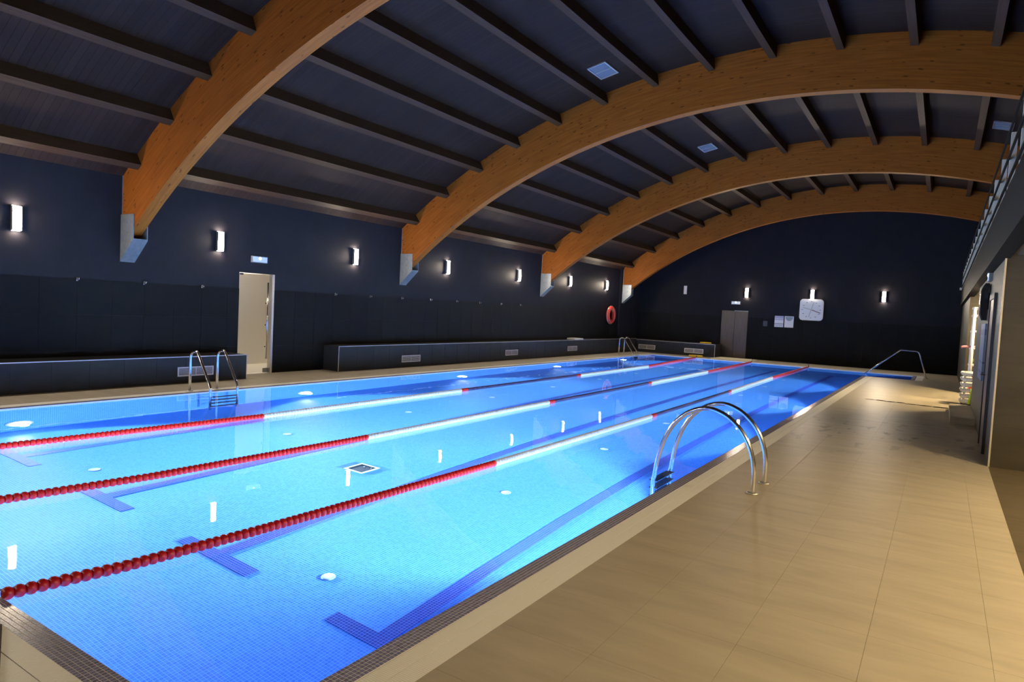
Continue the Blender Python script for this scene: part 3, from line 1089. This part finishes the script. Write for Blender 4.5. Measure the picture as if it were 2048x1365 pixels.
for i in range(len(ye) - 1):
    f.append((BX2 - 0.01, BX2, ye[i] + .002, ye[i + 1] - .002, 0.0, BZ2 - 0.012))
    x_in = XL + (0.08 if ye[i + 1] > 26.5 else 0.013)
    tp.append((x_in, BX2 - 0.004, ye[i] + .002, ye[i + 1] - .002, BZ2 - 0.01, BZ2))
f.append((XL + .013, BX2, BS2 - 0.01, BS2, 0, BZ2 - 0.012))
bench('tiled_bench', 'long dark tiled bench from beyond the glass door to the far corner', [(XL, BX2 - 0.008, BS2, 26.5, 0, BZ2 - 0.006), (XL + 0.08, BX2 - 0.008, 26.5, 27.5, 0, BZ2 - 0.006)], f, tp,
      [(BX2 - 0.006, BX2 + 0.004, BS2 - .012, 27.5, BZ2 - 0.012, BZ2 + 0.002), (BX2 - 0.006, BX2 + 0.004, BS2 - 0.012, BS2, 0, BZ2 - .012)])
f, tp = [], []
YB, XE, BZ3 = 27.5, -7.82, 0.53
xe = [XL + .08 + 0.001] + [BX2 + 0.0 + 0.537 * k for k in range(1, 7) if BX2 + 0.537 * k < XE - .1] + [XE]
for i in range(len(xe) - 1):
    f.append((xe[i] + .002, xe[i + 1] - .002, YB - 0.01 + 0.012, YB + 0.012, 0.0, BZ3 - 0.012))
    tp.append((xe[i] + .002, xe[i + 1] - .002, YB + 0.016, YF - 0.013, BZ3 - 0.01, BZ3))
f.append((XE, XE + 0.01, YB + .012, YF - .013, 0, BZ3 - .012))
bench('tiled_bench', 'short dark tiled bench against the far wall, left of the brown door', (XL + .081, XE, YB + 0.01, YF, 0, BZ3 - 0.006), f, tp,
      [(BX2, XE + .012, YB - 0.002, YB + 0.012, BZ3 - 0.012, BZ3 + 0.002), (XE, XE + 0.012, YB - 0.002, YB + 0.012, 0, BZ3 - .012)])


def vent(loc, nrm, w, h, label):
    n = Vector(nrm)
    s = Vector((0, 0, 1)).cross(n)
    c = Vector(loc)
    t = thing('air_vent', loc, label, 'vent', 'bench air vents')
    z = Vector((0, 0, 1))
    bk = obj('backing', MB().obox(c + n * 0.002, s * (w / 2 - .01), z * (h / 2 - .01), n * 0.002), M['dark'], t)
    for sg in (-1, 1):
        obj('frame_bar', MB().obox(c + n * 0.008 + z * (h / 2 - .012) * sg, s * (w / 2), z * 0.012, n * 0.008), M['trim'], t)
        obj('frame_bar', MB().obox(c + n * 0.008 + s * (w / 2 - .012) * sg, s * 0.012, z * (h / 2 - .024), n * 0.008), M['trim'], t)
    obj('divider', MB().obox(c + n * 0.008, s * 0.008, z * (h / 2 - .024), n * 0.008), M['trim'], t)
    sl = MB()
    k = 7
    for i in range(k):
        sl.obox(c + n * 0.007 + z * ((i + .5) / k - .5) * (h - .06), s * (w / 2 - .024), z * 0.003, n * 0.003)
    obj('slats', sl, M['trim'], bk, 'stuff')


vent((BX1, 6.92, 0.20), (1, 0, 0), 0.68, 0.165, 'white-framed air vent in the bench beside the glass door, behind the ladder')
vent((BX2, 12.77, 0.205), (1, 0, 0), 0.70, 0.17, 'white-framed air vent in the long bench, closest to the glass door')
vent((BX2, 17.45, 0.225), (1, 0, 0), 0.72, 0.17, 'white-framed air vent in the middle of the long bench')
vent((BX2, 21.5, 0.26), (1, 0, 0), 0.74, 0.17, 'white-framed air vent in the long bench toward the red lifebuoy')
vent((-10.75, YB + .002, 0.225), (0, -1, 0), 0.76, 0.19, 'white-framed air vent in the far bench behind the far ladder')
vent((-8.68, YB + .002, 0.21), (0, -1, 0), 0.80, 0.19, 'white-framed air vent in the far bench beside the brown door')

# ------------------------------------------------------------------ coat hooks on the dado edge
hook_lab = [f'steel coat hook on the navy wall, {w} from the glass door on the ladder side' for w in ('third', 'second', 'first')]
hook_lab += [f'steel coat hook on the navy wall above the long bench, {w} from the glass door' for w in ('first', 'second', 'third', 'fourth', 'fifth', 'sixth', 'seventh', 'eighth')]
for k, y in enumerate([5.22, 6.29, 7.37, 10.64, 11.75, 12.87, 14.02, 15.18, 16.3, 17.46, 18.6]):
    t = thing('coat_hook', (XL, y, 1.72), hook_lab[k], 'hook', 'coat hooks on the navy wall')
    obj('plate', MB().box(XL + TH, XL + TH + 0.006, y - .02, y + .02, 1.69, 1.75), M['steel'], t)
    obj('peg', MB().tube([(XL + TH, y, 1.715), (XL + .05, y, 1.70), (XL + .065, y, 1.72), (XL + .07, y, 1.745)], 0.008, 8), M['steel'], t)


# ------------------------------------------------------------------ ladders and handrails
def arcpts(pts, rad, n=6):
    """polyline with rounded corners"""
    P = [Vector(p) for p in pts]
    out = [P[0]]
    for i in range(1, len(P) - 1):
        a, b, c = P[i - 1], P[i], P[i + 1]
        r = rad[i - 1] if isinstance(rad, (list, tuple)) else rad
        u, v = (a - b).normalized(), (c - b).normalized()
        p0, p1 = b + u * r, b + v * r
        for k in range(n + 1):
            t = k / n
            out.append((1 - t) ** 2 * p0 + 2 * t * (1 - t) * b + t * t * p1)
    out.append(P[-1])
    return out


def ladder(label, ya, yb, xd, xt, xw, ztop, zb, group='pool ladders'):
    t = thing('pool_ladder', (xd, (ya + yb) / 2, 0), label, 'ladder', group)
    for y in (ya, yb):
        rl = obj('rail', MB().tube(arcpts([(xd, y, 0), (xd, y, ztop), (xt, y, ztop - .01), (xw, y, 0.12), (xw, y, -1.25)], [0.14, 0.05, 0.05], 8), 0.0215, 14), M['steel'], t)
        obj('foot_flange', MB().lathe((xd, y, 0), (0, 0, 1), [(0.055, 0), (0.055, 0.008), (0.03, 0.018), (0.024, 0.02)], 20), M['trim'], rl)
    for k in range(4):
        z = -0.18 - 0.28 * k
        obj('tread', MB().box(xw - 0.05, xw + 0.04, ya, yb, z - 0.015, z + 0.012), M['tread'], t)
    return t


ladder('steel pool ladder on the deck beside the glass door', 6.22, 6.70, -10.17, -9.98, -9.61, 0.66, 0)
ladder('steel pool ladder in the far corner below the red lifebuoy', 23.85, 24.33, -10.45, -10.28, -9.86, 0.70, 0)

t = thing('pool_handrails', (-1.38, 6.62, 0), 'pair of arched steel grab rails of the ladder on the beige deck', 'ladder', 'pool ladders')
prof = [(-1.38, 0.0), (-1.38, 0.22), (-1.42, 0.40), (-1.50, 0.55), (-1.62, 0.665), (-1.73, 0.72), (-1.83, 0.738), (-1.93, 0.72), (-2.04, 0.665), (-2.15, 0.56), (-2.24, 0.40), (-2.30, 0.20), (-2.33, 0.0), (-2.34, -0.2), (-2.34, -1.2)]


def smooth_path(p, n=5):
    out = []
    for i in range(len(p) - 1):
        p0, p1, p2, p3 = p[max(i - 1, 0)], p[i], p[i + 1], p[min(i + 2, len(p) - 1)]
        for k in range(n):
            s = k / n
            out.append(tuple(0.5 * (2 * b + (c - a) * s + (2 * a - 5 * b + 4 * c - d) * s * s + (3 * b - a - 3 * c + d) * s ** 3) for a, b, c, d in zip(p0, p1, p2, p3)))
    out.append(p[-1])
    return out


sp_ = smooth_path(prof)
for y in (6.37, 6.86):
    rl = obj('rail', MB().tube([(x, y, z) for x, z in sp_], 0.0215, 16), M['steel'], t)
    obj('foot_flange', MB().lathe((-1.38, y, 0), (0, 0, 1), [(0.055, 0), (0.055, 0.008), (0.03, 0.018), (0.024, 0.02)], 24), M['trim'], rl)
for k in range(4):
    z = -0.16 - 0.28 * k
    obj('tread', MB().box(-2.38, -2.29, 6.37, 6.86, z - 0.015, z + 0.012), M['tread'], t)

t = thing('entry_handrail', (-0.36, 25.5, 0), 'sloping steel handrail over the entry alcove beside the gallery', 'handrail')
rl = obj('rail', MB().tube(arcpts([(-0.36, 25.5, 0), (-0.62, 25.5, 0.86), (-1.14, 25.5, 0.87), (-2.3, 25.5, -0.15), (-2.45, 25.5, -0.9)], [0.10, 0.04, 0.08], 6), 0.0215, 14), M['steel'], t)
obj('foot_flange', MB().lathe((-0.36, 25.5, 0), (0, 0, 1), [(0.055, 0), (0.055, 0.008), (0.03, 0.018)], 20), M['trim'], rl)

# ------------------------------------------------------------------ lane ropes
def interp(tab, y):
    for (a, xa), (b, xb) in zip(tab, tab[1:]):
        if a <= y <= b:
            s = (y - a) / (b - a)
            s = s
            return xa + (xb - xa) * s
    return tab[-1][1]


RP = 0.05


def bead_mesh(name, mat, r=0.036, n=12):
    me = MB().lathe((0, 0, 0), (0, 1, 0), [(0.012, -0.025), (r * .72, -0.022), (r * .95, -0.010), (r, 0.0), (r * .95, 0.010), (r * .72, 0.022), (0.012, 0.025)], n).mesh(name)
    me.materials.append(mat)
    return me


bm_red, bm_white = bead_mesh('float', M['red']), bead_mesh('float', M['white_float'])
segs = [(PY0, 5.6, 'red'), (5.6, 10.0, 'white_float'), (10.0, 10.2, 'red'), (10.2, 14.8, 'blue_float'), (14.8, 15.0, 'red'), (15.0, 19.85, 'white_float'), (19.85, PY1, 'red')]
ropes = [
    ([(1.3, -3.95), (2.0, -3.84), (2.8, -3.80), (5.6, -3.745), (10.1, -3.77), (15, -3.86), (20, -3.98), (26.3, -4.05)], 8.0, 'lane rope of red, white and navy floats closest to the beige deck'),
    ([(1.3, -5.82), (2.04, -5.70), (3.07, -5.585), (5.6, -5.55), (10.1, -5.63), (15, -5.71), (20, -5.82), (26.3, -6.06)], 7.5, 'middle lane rope of red, white and navy floats'),
    ([(1.3, -7.75), (2.7, -7.60), (5.6, -7.46), (10.1, -7.53), (15, -7.58), (20, -7.68), (26.3, -8.20)], 5.6, 'lane rope of red, white and navy floats closest to the tiled benches'),
]
ZR_ = 0.012
for tab, lim, lb in ropes:
    t = thing('lane_rope', (tab[0][1], PY0, 0), lb, 'lane rope', 'lane ropes')
    obj('cable', MB().tube([(interp(tab, PY0 - .13 + k * 0.5), PY0 - .13 + k * 0.5, ZR_) for k in range(50)] + [(tab[-1][1], 26.31, ZR_)], 0.006, 6), M['galv'], t)
    bulk = {}
    for a, b_, mname in segs:
        n = int(round((b_ - a) / RP))
        for k in range(n):
            y = a + (k + .5) * (b_ - a) / n
            x = interp(tab, y)
            if y < lim and mname in ('red', 'white_float'):
                obj('float', bm_red if mname == 'red' else bm_white, None, t, loc=(x, y, ZR_))
            else:
                q = bulk.setdefault(mname, MB())
                rr = 0.036 if mname != 'blue_float' else 0.033
                q.lathe((x, y, ZR_), (0, 1, 0), [(rr * .7, -0.0245), (rr, -0.008), (rr, 0.008), (rr * .7, 0.0245)], 8)
    for mname, q in bulk.items():
        o = obj('far_floats', q, M[mname], t, 'stuff')

# anchor eyes on the far edge
for k, x in enumerate((-4.05, -6.06, -8.2)):
    tag(obj('rope_anchor', MB().lathe((x, 26.40, 0), (0, 0, 1), [(0.03, 0), (0.03, 0.02), (0.014, 0.03), (0.014, 0.10), (0.022, 0.12), (0.0, 0.135)], 12), M['steel']),
        ['small steel rope anchor on the far edge, at the rope closest to the beige deck', 'small steel rope anchor on the far edge, at the middle rope', 'small steel rope anchor on the far edge, at the rope closest to the benches'][k], 'anchor', 'rope anchors')

# ------------------------------------------------------------------ fittings on the pool bottom
ordn = ['first', 'second', 'third', 'fourth', 'fifth', 'sixth', 'seventh', 'eighth', 'ninth']
for x, words in ((-3.93, 'deck-side'), (-7.63, 'bench-side')):
    for k in range(9):
        y = 3.6 + 2.53 * k
        tag(obj('floor_inlet', MB().lathe((x, y, DEP), (0, 0, 1), [(0.058, 0), (0.058, 0.003), (0.052, 0.006), (0.03, 0.007), (0.0, 0.007)], 20), M['inlet']),
            f'round white inlet on the pool bottom, {ordn[8 - k]} from the clock wall, in the {words} row', 'pool inlet', 'inlets on the pool bottom')
t = thing('main_drain', (-5.70, 5.68, DEP), 'square dark drain with a pale rim on the pool bottom', 'drain')
obj('grille', MB().box(-5.82, -5.58, 5.56, 5.80, DEP, DEP + 0.006), M['tread'], t)
for a in ((-5.85, -5.55, 5.53, 5.56), (-5.85, -5.55, 5.80, 5.83), (-5.85, -5.82, 5.56, 5.80), (-5.58, -5.55, 5.56, 5.80)):
    obj('rim_bar', MB().box(*a, DEP, DEP + 0.012), M['inlet'], t)
obj('screw', MB().lathe((-5.72, 5.74, DEP + .006), (0, 0, 1), [(0.012, 0), (0.008, 0.006), (0, 0.007)], 10), M['inlet'], t)
obj('screw', MB().lathe((-5.62, 5.76, DEP + .006), (0, 0, 1), [(0.012, 0), (0.008, 0.006), (0, 0.007)], 10), M['inlet'], t)

# ------------------------------------------------------------------ far wall: clock, notices, plate
def rrect(w, h, r, n=6):
    out = []
    for cx, cz, a0 in ((w / 2 - r, h / 2 - r, 0), (-w / 2 + r, h / 2 - r, PI / 2), (-w / 2 + r, -h / 2 + r, PI), (w / 2 - r, -h / 2 + r, 1.5 * PI)):
        for k in range(n + 1):
            a = a0 + PI / 2 * k / n
            out.append((cx + r * math.cos(a), cz + r * math.sin(a)))
    return out


ckx, ckz = -4.41, 2.135
t = thing('pace_clock', (ckx, YF, ckz), 'large white square pace clock with rounded corners on the far wall', 'clock')
obj('case', MB().prism([(ckx + a, ckz + c) for a, c in rrect(0.86, 0.84, 0.13)], 'y', YF - 0.07, YF - 0.002), M['white'], t)
obj('dial', MB().prism([(ckx + a, ckz + c) for a, c in rrect(0.80, 0.78, 0.11)], 'y', YF - 0.075, YF - 0.069), M['paper'], t)
dial = bpy.data.objects['dial']
M['mark'] = plain('grey_mark', (0.28, 0.33, 0.36), 0.6)
M['hand_grey'] = plain('pale_hand', (0.60, 0.62, 0.62), 0.5)
M['hand_red'] = plain('dark_red_hand', (0.16, 0.01, 0.03), 0.4)
for k in range(12):
    a = 2 * PI * k / 12
    c = Vector((ckx + 0.33 * math.sin(a), YF - 0.077, ckz + 0.32 * math.cos(a)))
    obj('minute_mark', MB().obox(c, Vector((0.032, 0, 0)), Vector((0, 0.001, 0)), Vector((0, 0, 0.011))), M['mark'], dial)


def hand(ang, l0, l1, wd, mat, y):
    d = Vector((math.sin(ang), 0, math.cos(ang)))
    n = Vector((d.z, 0, -d.x))
    obj('hand', MB().obox(Vector((ckx, y, ckz)) + d * (l0 + l1) / 2, d * (l1 - l0) / 2, n * wd, Vector((0, 0.002, 0))), mat, dial)


hand(math.radians(110), 0, 0.36, 0.012, M['hand_red'], YF - 0.090)
hand(math.radians(15), -0.30, 0.33, 0.014, M['hand_grey'], YF - 0.086)
hand(math.radians(285), 0, 0.33, 0.014, M['hand_grey'], YF - 0.082)
obj('hub', MB().lathe((ckx, YF - 0.078, ckz), (0, -1, 0), [(0.025, 0), (0.025, 0.016), (0, 0.018)], 14), M['hand_grey'], t)


def print_mat(name, rows):
    """flat print: bands by height (object z, 0..1)"""
    mt, nt, b = new_mat(name)
    uv = node(nt, 'ShaderNodeTexCoord')
    sp = node(nt, 'ShaderNodeSeparateXYZ')
    nt.links.new(uv.outputs['Generated'], sp.inputs[0])
    r = node(nt, 'ShaderNodeValToRGB')
    r.color_ramp.interpolation = 'CONSTANT'
    while len(r.color_ramp.elements) < len(rows):
        r.color_ramp.elements.new(0.5)
    for e, (p, c) in zip(r.color_ramp.elements, rows):
        e.position = p
        e.color = (*c, 1)
    nt.links.new(sp.outputs[2], r.inputs[0])
    nt.links.new(r.outputs[0], b.inputs['Base Color'])
    b.inputs['Roughness'].default_value = 0.4
    return mt


M['notice_a'] = print_mat('notice_print', [(0, (.62, .64, .72)), (0.10, (.40, .42, .50)), (0.16, (.62, .64, .72)), (0.24, (.36, .38, .46)), (.34, (.75, .77, .85)), (0.62, (.42, .44, .62)), (0.70, (.55, .57, .72)), (.80, (.38, .38, .60))])
M['notice_b'] = plain('notice_paper', (0.80, 0.78, 0.80), 0.5)
tag(obj('notice', MB().box(-5.76, -5.42, YF - 0.022, YF - TH, 1.39, 1.84), M['notice_a']), 'blue and white printed notice on the far wall, beside the brown door', 'notice', 'notices on the far wall')
t = thing('notice', (-5.21, YF, 1.39), 'white notice with a grey rounded header beside the blue notice', 'notice', 'notices on the far wall')
obj('sheet', MB().box(-5.38, -5.04, YF - 0.022, YF - TH, 1.39, 1.84), M['notice_b'], t)
half = [(-5.21 + 0.15 * math.cos(PI * k / 12 + PI), 1.82 + 0.17 * math.sin(PI * k / 12 + PI)) for k in range(13)]
obj('header', MB().prism(half, 'y', YF - 0.024, YF - 0.0215), M['mark'], t)
tag(obj('switch_plate', MB().prism([(-6.115 + a, 1.50 + c) for a, c in rrect(0.17, 0.22, 0.03)], 'y', YF - 0.03, YF - TH), M['dark']), 'small grey switch plate between the brown door and the notices', 'switch')

# ------------------------------------------------------------------ lifebuoy
LY, LZ = 25.56, 1.535
t = thing('lifebuoy', (XL + .09, LY, LZ), 'red ring lifebuoy with pale bands hanging on the navy wall', 'lifebuoy')
RT, rt = 0.285, 0.085
buoy = obj('ring', MB().tube([(XL + TH + rt, LY + RT * math.sin(2 * PI * k / 36), LZ + RT * math.cos(2 * PI * k / 36)) for k in range(36)], rt, 14, True), M['ring_red'], t)
for k in range(4):
    a0 = PI / 4 + k * PI / 2
    obj('band', MB().tube([(XL + TH + rt, LY + RT * math.sin(a0 + d), LZ + RT * math.cos(a0 + d)) for d in (-.05, -.017, .017, .05)], rt + 0.003, 14), M['galv'], buoy)
obj('grab_line', MB().tube([(XL + TH + rt, LY + (RT + rt + (.012 if k % 9 else 0.0)) * math.sin(2 * PI * k / 36), LZ + (RT + rt + (.012 if k % 9 else 0)) * math.cos(2 * PI * k / 36)) for k in range(36)], 0.007, 6, True), M['white'], t)
obj('hook', MB().tube([(XL, LY, LZ + .23), (XL + .2, LY, LZ + .22), (XL + .21, LY, LZ + .26)], 0.01, 8), M['galv'], t)

# ------------------------------------------------------------------ loose things on benches and deck
tag(obj('kickboard', MB().prism([(-11.30 - 0.0, 21.75), (-11.62, 21.75), (-11.66, 21.85), (-11.66, 22.45), (-11.30, 22.45), (-11.26, 22.35), (-11.26, 21.85)], 'z', BZ2, BZ2 + 0.05), M['white']),
    'white flat foam board lying on the long tiled bench', 'float board')


def foam_ring(c, r, tr, label):
    o = obj('foam_ring', MB().tube([(c[0] + r * math.cos(2 * PI * k / 28), c[1] + r * math.sin(2 * PI * k / 28), c[2] + tr * 0.98) for k in range(28)], tr, 10, True), M['yellow'])
    tag(o, label, 'foam ring', 'yellow foam rings')


foam_ring((-8.35, 27.98, BZ3), 0.21, 0.03, 'yellow foam ring lying on the far tiled bench')
foam_ring((-8.42, 26.98, 0), 0.25, 0.035, 'yellow foam ring lying on the deck below the far bench vent')
t = thing('door_mat', (-7.0, 27.3, 0), 'pale mat on the deck in front of the brown door', 'mat')
obj('mat_pad', MB().box(-7.72, -6.22, 26.62, 28.05, 0.0, 0.02), M['cream'], t)
mr = MB()
for k in range(24):
    mr.box(-7.70, -6.24, 26.64 + k * 0.059, 26.675 + k * 0.059, 0.02, 0.026, 'b')
obj('ribs', mr, M['cream'], t, 'stuff')

# board lying at the near edge of the pool
tag(obj('timber_board', MB().prism([(-3.585, 1.30), (-3.055, 1.10), (-3.2, 0.75), (-3.85, 1.0)], 'z', 0.0, 0.012), M['purlin']),
    'brown timber board lying on the deck at the close pool corner', 'board')

# trickle of water across the deck
pd = MB()
random.seed(3)
xx = -1.35
while xx < 0.15:
    wd = random.uniform(0.03, 0.10) * (1.6 if xx > -0.5 else 1.0)
    L = random.uniform(0.12, 0.34)
    yy = 16.55 + 0.35 * (xx + 1.3) * -0.5 + random.uniform(-.04, .04)
    pts = [(xx + L / 2 + L / 2 * math.cos(2 * PI * k / 14) * random.uniform(.8, 1.1), yy + wd * math.sin(2 * PI * k / 14) * random.uniform(.7, 1.1)) for k in range(14)]
    pd.prism(pts, 'z', 0.0005, 0.002)
    xx += L * 0.85
mt, nt, b = new_mat('wet_patch')
b.inputs['Base Color'].default_value = (0.09, 0.075, 0.05, 1)
b.inputs['Roughness'].default_value = 0.05
M['wet'] = mt
tag(obj('water_trickle', pd, M['wet'], None, 'stuff'), 'dark trickle of water across the beige deck by the plinth', 'puddle')

# ------------------------------------------------------------------ pier side: plinth, loudspeaker, board, door frame
tag(obj('plinth_step', MB().box(0.20, XG, 13.75, 16.2, 0, 0.115), M['deck']), 'low tiled plinth at the foot of the brown pier', 'step')
t = thing('loudspeaker', (XG, 12.6, 2.06), 'glossy black wall loudspeaker on the side of the brown pier', 'loudspeaker')
sp2 = [(0.0, 0.0), (0.0, 0.56), (-0.05, 0.56), (-0.09, 0.46), (-0.10, 0.28), (-0.09, 0.1), (-0.05, 0.0)]
obj('body', MB().prism([(XG - 0.02 + a, 1.78 + c) for a, c in sp2], 'y', 12.35, 12.85), M['black'], t)
obj('mount', MB().box(XG - 0.02, XG, 12.5, 12.7, 1.95, 2.2), M['dark'], t)
obj('highlight_strip', MB().box(XG - 0.122, XG - 0.115, 12.50, 12.70, 2.03, 2.08), M['trim'], t)  # pale strip added to imitate the highlight reflected in the glossy casing
M['board_blue'] = print_mat('blue_board_print', [(0, (.10, .13, .19)), (.12, (.03, .04, .07)), (.16, (.12, .15, .21)), (.30, (.03, .04, .07)), (.33, (.13, .16, .22)), (.80, (.05, .07, .13)), (.9, (.12, .16, .24))])
tag(obj('information_board', MB().box(XG - 0.035, XG, 12.3, 13.5, 0.86, 1.73), M['board_blue']), 'blue-grey information board below the black loudspeaker', 'notice board')
d3 = struct('door_3', MB().box(XG - 0.02, XG, 10.75, 11.65, 0, 2.05), M['red_wood'])
obj('door_frame', MB().box(XG - 0.035, XG, 10.68, 10.75, 0, 2.12).box(XG - 0.035, XG, 11.65, 11.72, 0, 2.12).box(XG - 0.035, XG, 10.75, 11.65, 2.05, 2.12), M['dark'], d3)
obj('handle', MB().tube([(XG - .02, 11.5, 1.0), (XG - .07, 11.5, 1.0), (XG - .07, 11.38, 1.0)], 0.01, 8), M['steel'], d3)

# white rack with pool toys in the niche beyond the pier
RX0, RX1, RY0, RY1 = 0.56, 1.25, 17.9, 18.4
t = thing('toy_rack', (RX0, RY0, 0), 'tall white tube rack of pool toys in the niche beyond the brown pier', 'rack')
for x in (RX0, RX1):
    for y in (RY0, RY1):
        obj('upright', MB().tube([(x, y, 0), (x, y, 2.14)], 0.03, 10), M['white'], t)
for z in (0.85, 1.22, 1.60, 1.95, 2.12):
    for y in (RY0, RY1):
        obj('crossbar', MB().tube([(RX0 - .04, y, z), (RX1 + .04, y, z)], 0.024, 10), M['white'], t)
    obj('shelf', MB().box(RX0, RX1, RY0, RY1, z - 0.008, z + 0.008), M['white'], t)

CX0, CX1, CY0, CY1 = 0.42, 0.98, 17.25, 17.75
t = thing('slatted_crate', (CX0, CY0, 0), 'white slatted crate of pool toys on the floor in front of the rack', 'crate')
for k in range(6):
    z = 0.10 + 0.118 * k
    for y in (CY0, CY1):
        obj('slat', MB().tube([(CX0, y, z), (CX1, y, z)], 0.036, 10), M['white'], t)
    for x in (CX0, CX1):
        obj('slat', MB().tube([(x, CY0, z), (x, CY1, z)], 0.036, 10), M['white'], t)
for x in (CX0 + 0.04, CX1 - 0.04):
    for y in (CY0 + .04, CY1 - .04):
        obj('corner_post', MB().box(x - .02, x + .02, y - .02, y + .02, 0.0, 0.72), M['white'], t)
obj('bottom', MB().box(CX0, CX1, CY0, CY1, 0.03, 0.05), M['dark'], t)

M['toy_red'] = plain('toy_red', (0.70, 0.04, 0.03), 0.4)
M['toy_green'] = plain('toy_green', (0.35, 0.62, 0.05), 0.4)
M['toy_orange'] = plain('toy_orange', (0.62, 0.22, 0.06), 0.45)
M['toy_pink'] = plain('toy_pink', (0.65, 0.25, 0.28), 0.45)


def blob(name, c, r, mat, label, cat, seed, group='pool toys'):
    rnd = random.Random(seed)
    N, K = 7, 12
    mb = MB()
    ph = [rnd.uniform(0, 6) for _ in range(4)]
    def P(i, k):
        a, b = PI * i / N, 2 * PI * k / K
        q = 1 + 0.13 * math.sin(3 * b + ph[0]) * math.sin(a) + 0.1 * math.sin(2 * a + ph[1])
        return (c[0] + r[0] * q * math.sin(a) * math.cos(b), c[1] + r[1] * q * math.sin(a) * math.sin(b), c[2] + r[2] * math.cos(a))
    for i in range(N):
        for k in range(K):
            mb.quad([P(i, k), P(i + 1, k), P(i + 1, k + 1), P(i, k + 1)], None, True)
    tag(obj(name, mb, mat), label, cat, group)


blob('pool_ball', (0.72, 17.5, 0.58), (0.13, 0.13, 0.12), M['toy_red'], 'red ball at the top of the white slatted crate', 'toy', 1)
blob('pool_ball', (0.70, 17.48, 0.33), (0.16, 0.16, 0.125), M['toy_red'], 'larger red ball in the middle of the white slatted crate', 'toy', 2)
tag(obj('pool_noodle', MB().tube([(0.56, 17.19, 0.05), (0.58, 17.185, 0.18), (0.60, 17.17, 0.30), (0.60, 17.20, 0.38)], 0.03, 10), M['toy_green']), 'short green foam noodle leaning on the white slatted crate', 'toy')
blob('yellow_toy', (0.75, 18.15, 1.72), (0.14, 0.16, 0.11), M['yellow'], 'yellow float toy on the upper shelf of the white rack', 'toy', 4)
blob('orange_toy', (0.80, 18.19, 1.383), (0.15, 0.13, 0.155), M['toy_orange'], 'orange float toy on the middle shelf of the white rack', 'toy', 5)
blob('yellow_toy', (0.78, 18.15, 0.96), (0.15, 0.17, 0.10), M['yellow'], 'yellow float toy on the lowest shelf of the white rack', 'toy', 6)
tag(obj('pool_noodle', MB().tube([(1.1, 17.962, 1.257), (0.75, 17.962, 1.257), (0.52, 17.962, 1.262), (0.42, 17.95, 1.258), (0.36, 17.94, 1.24)], 0.028, 10), M['toy_pink']), 'pink foam noodle sticking out of the white rack', 'toy')
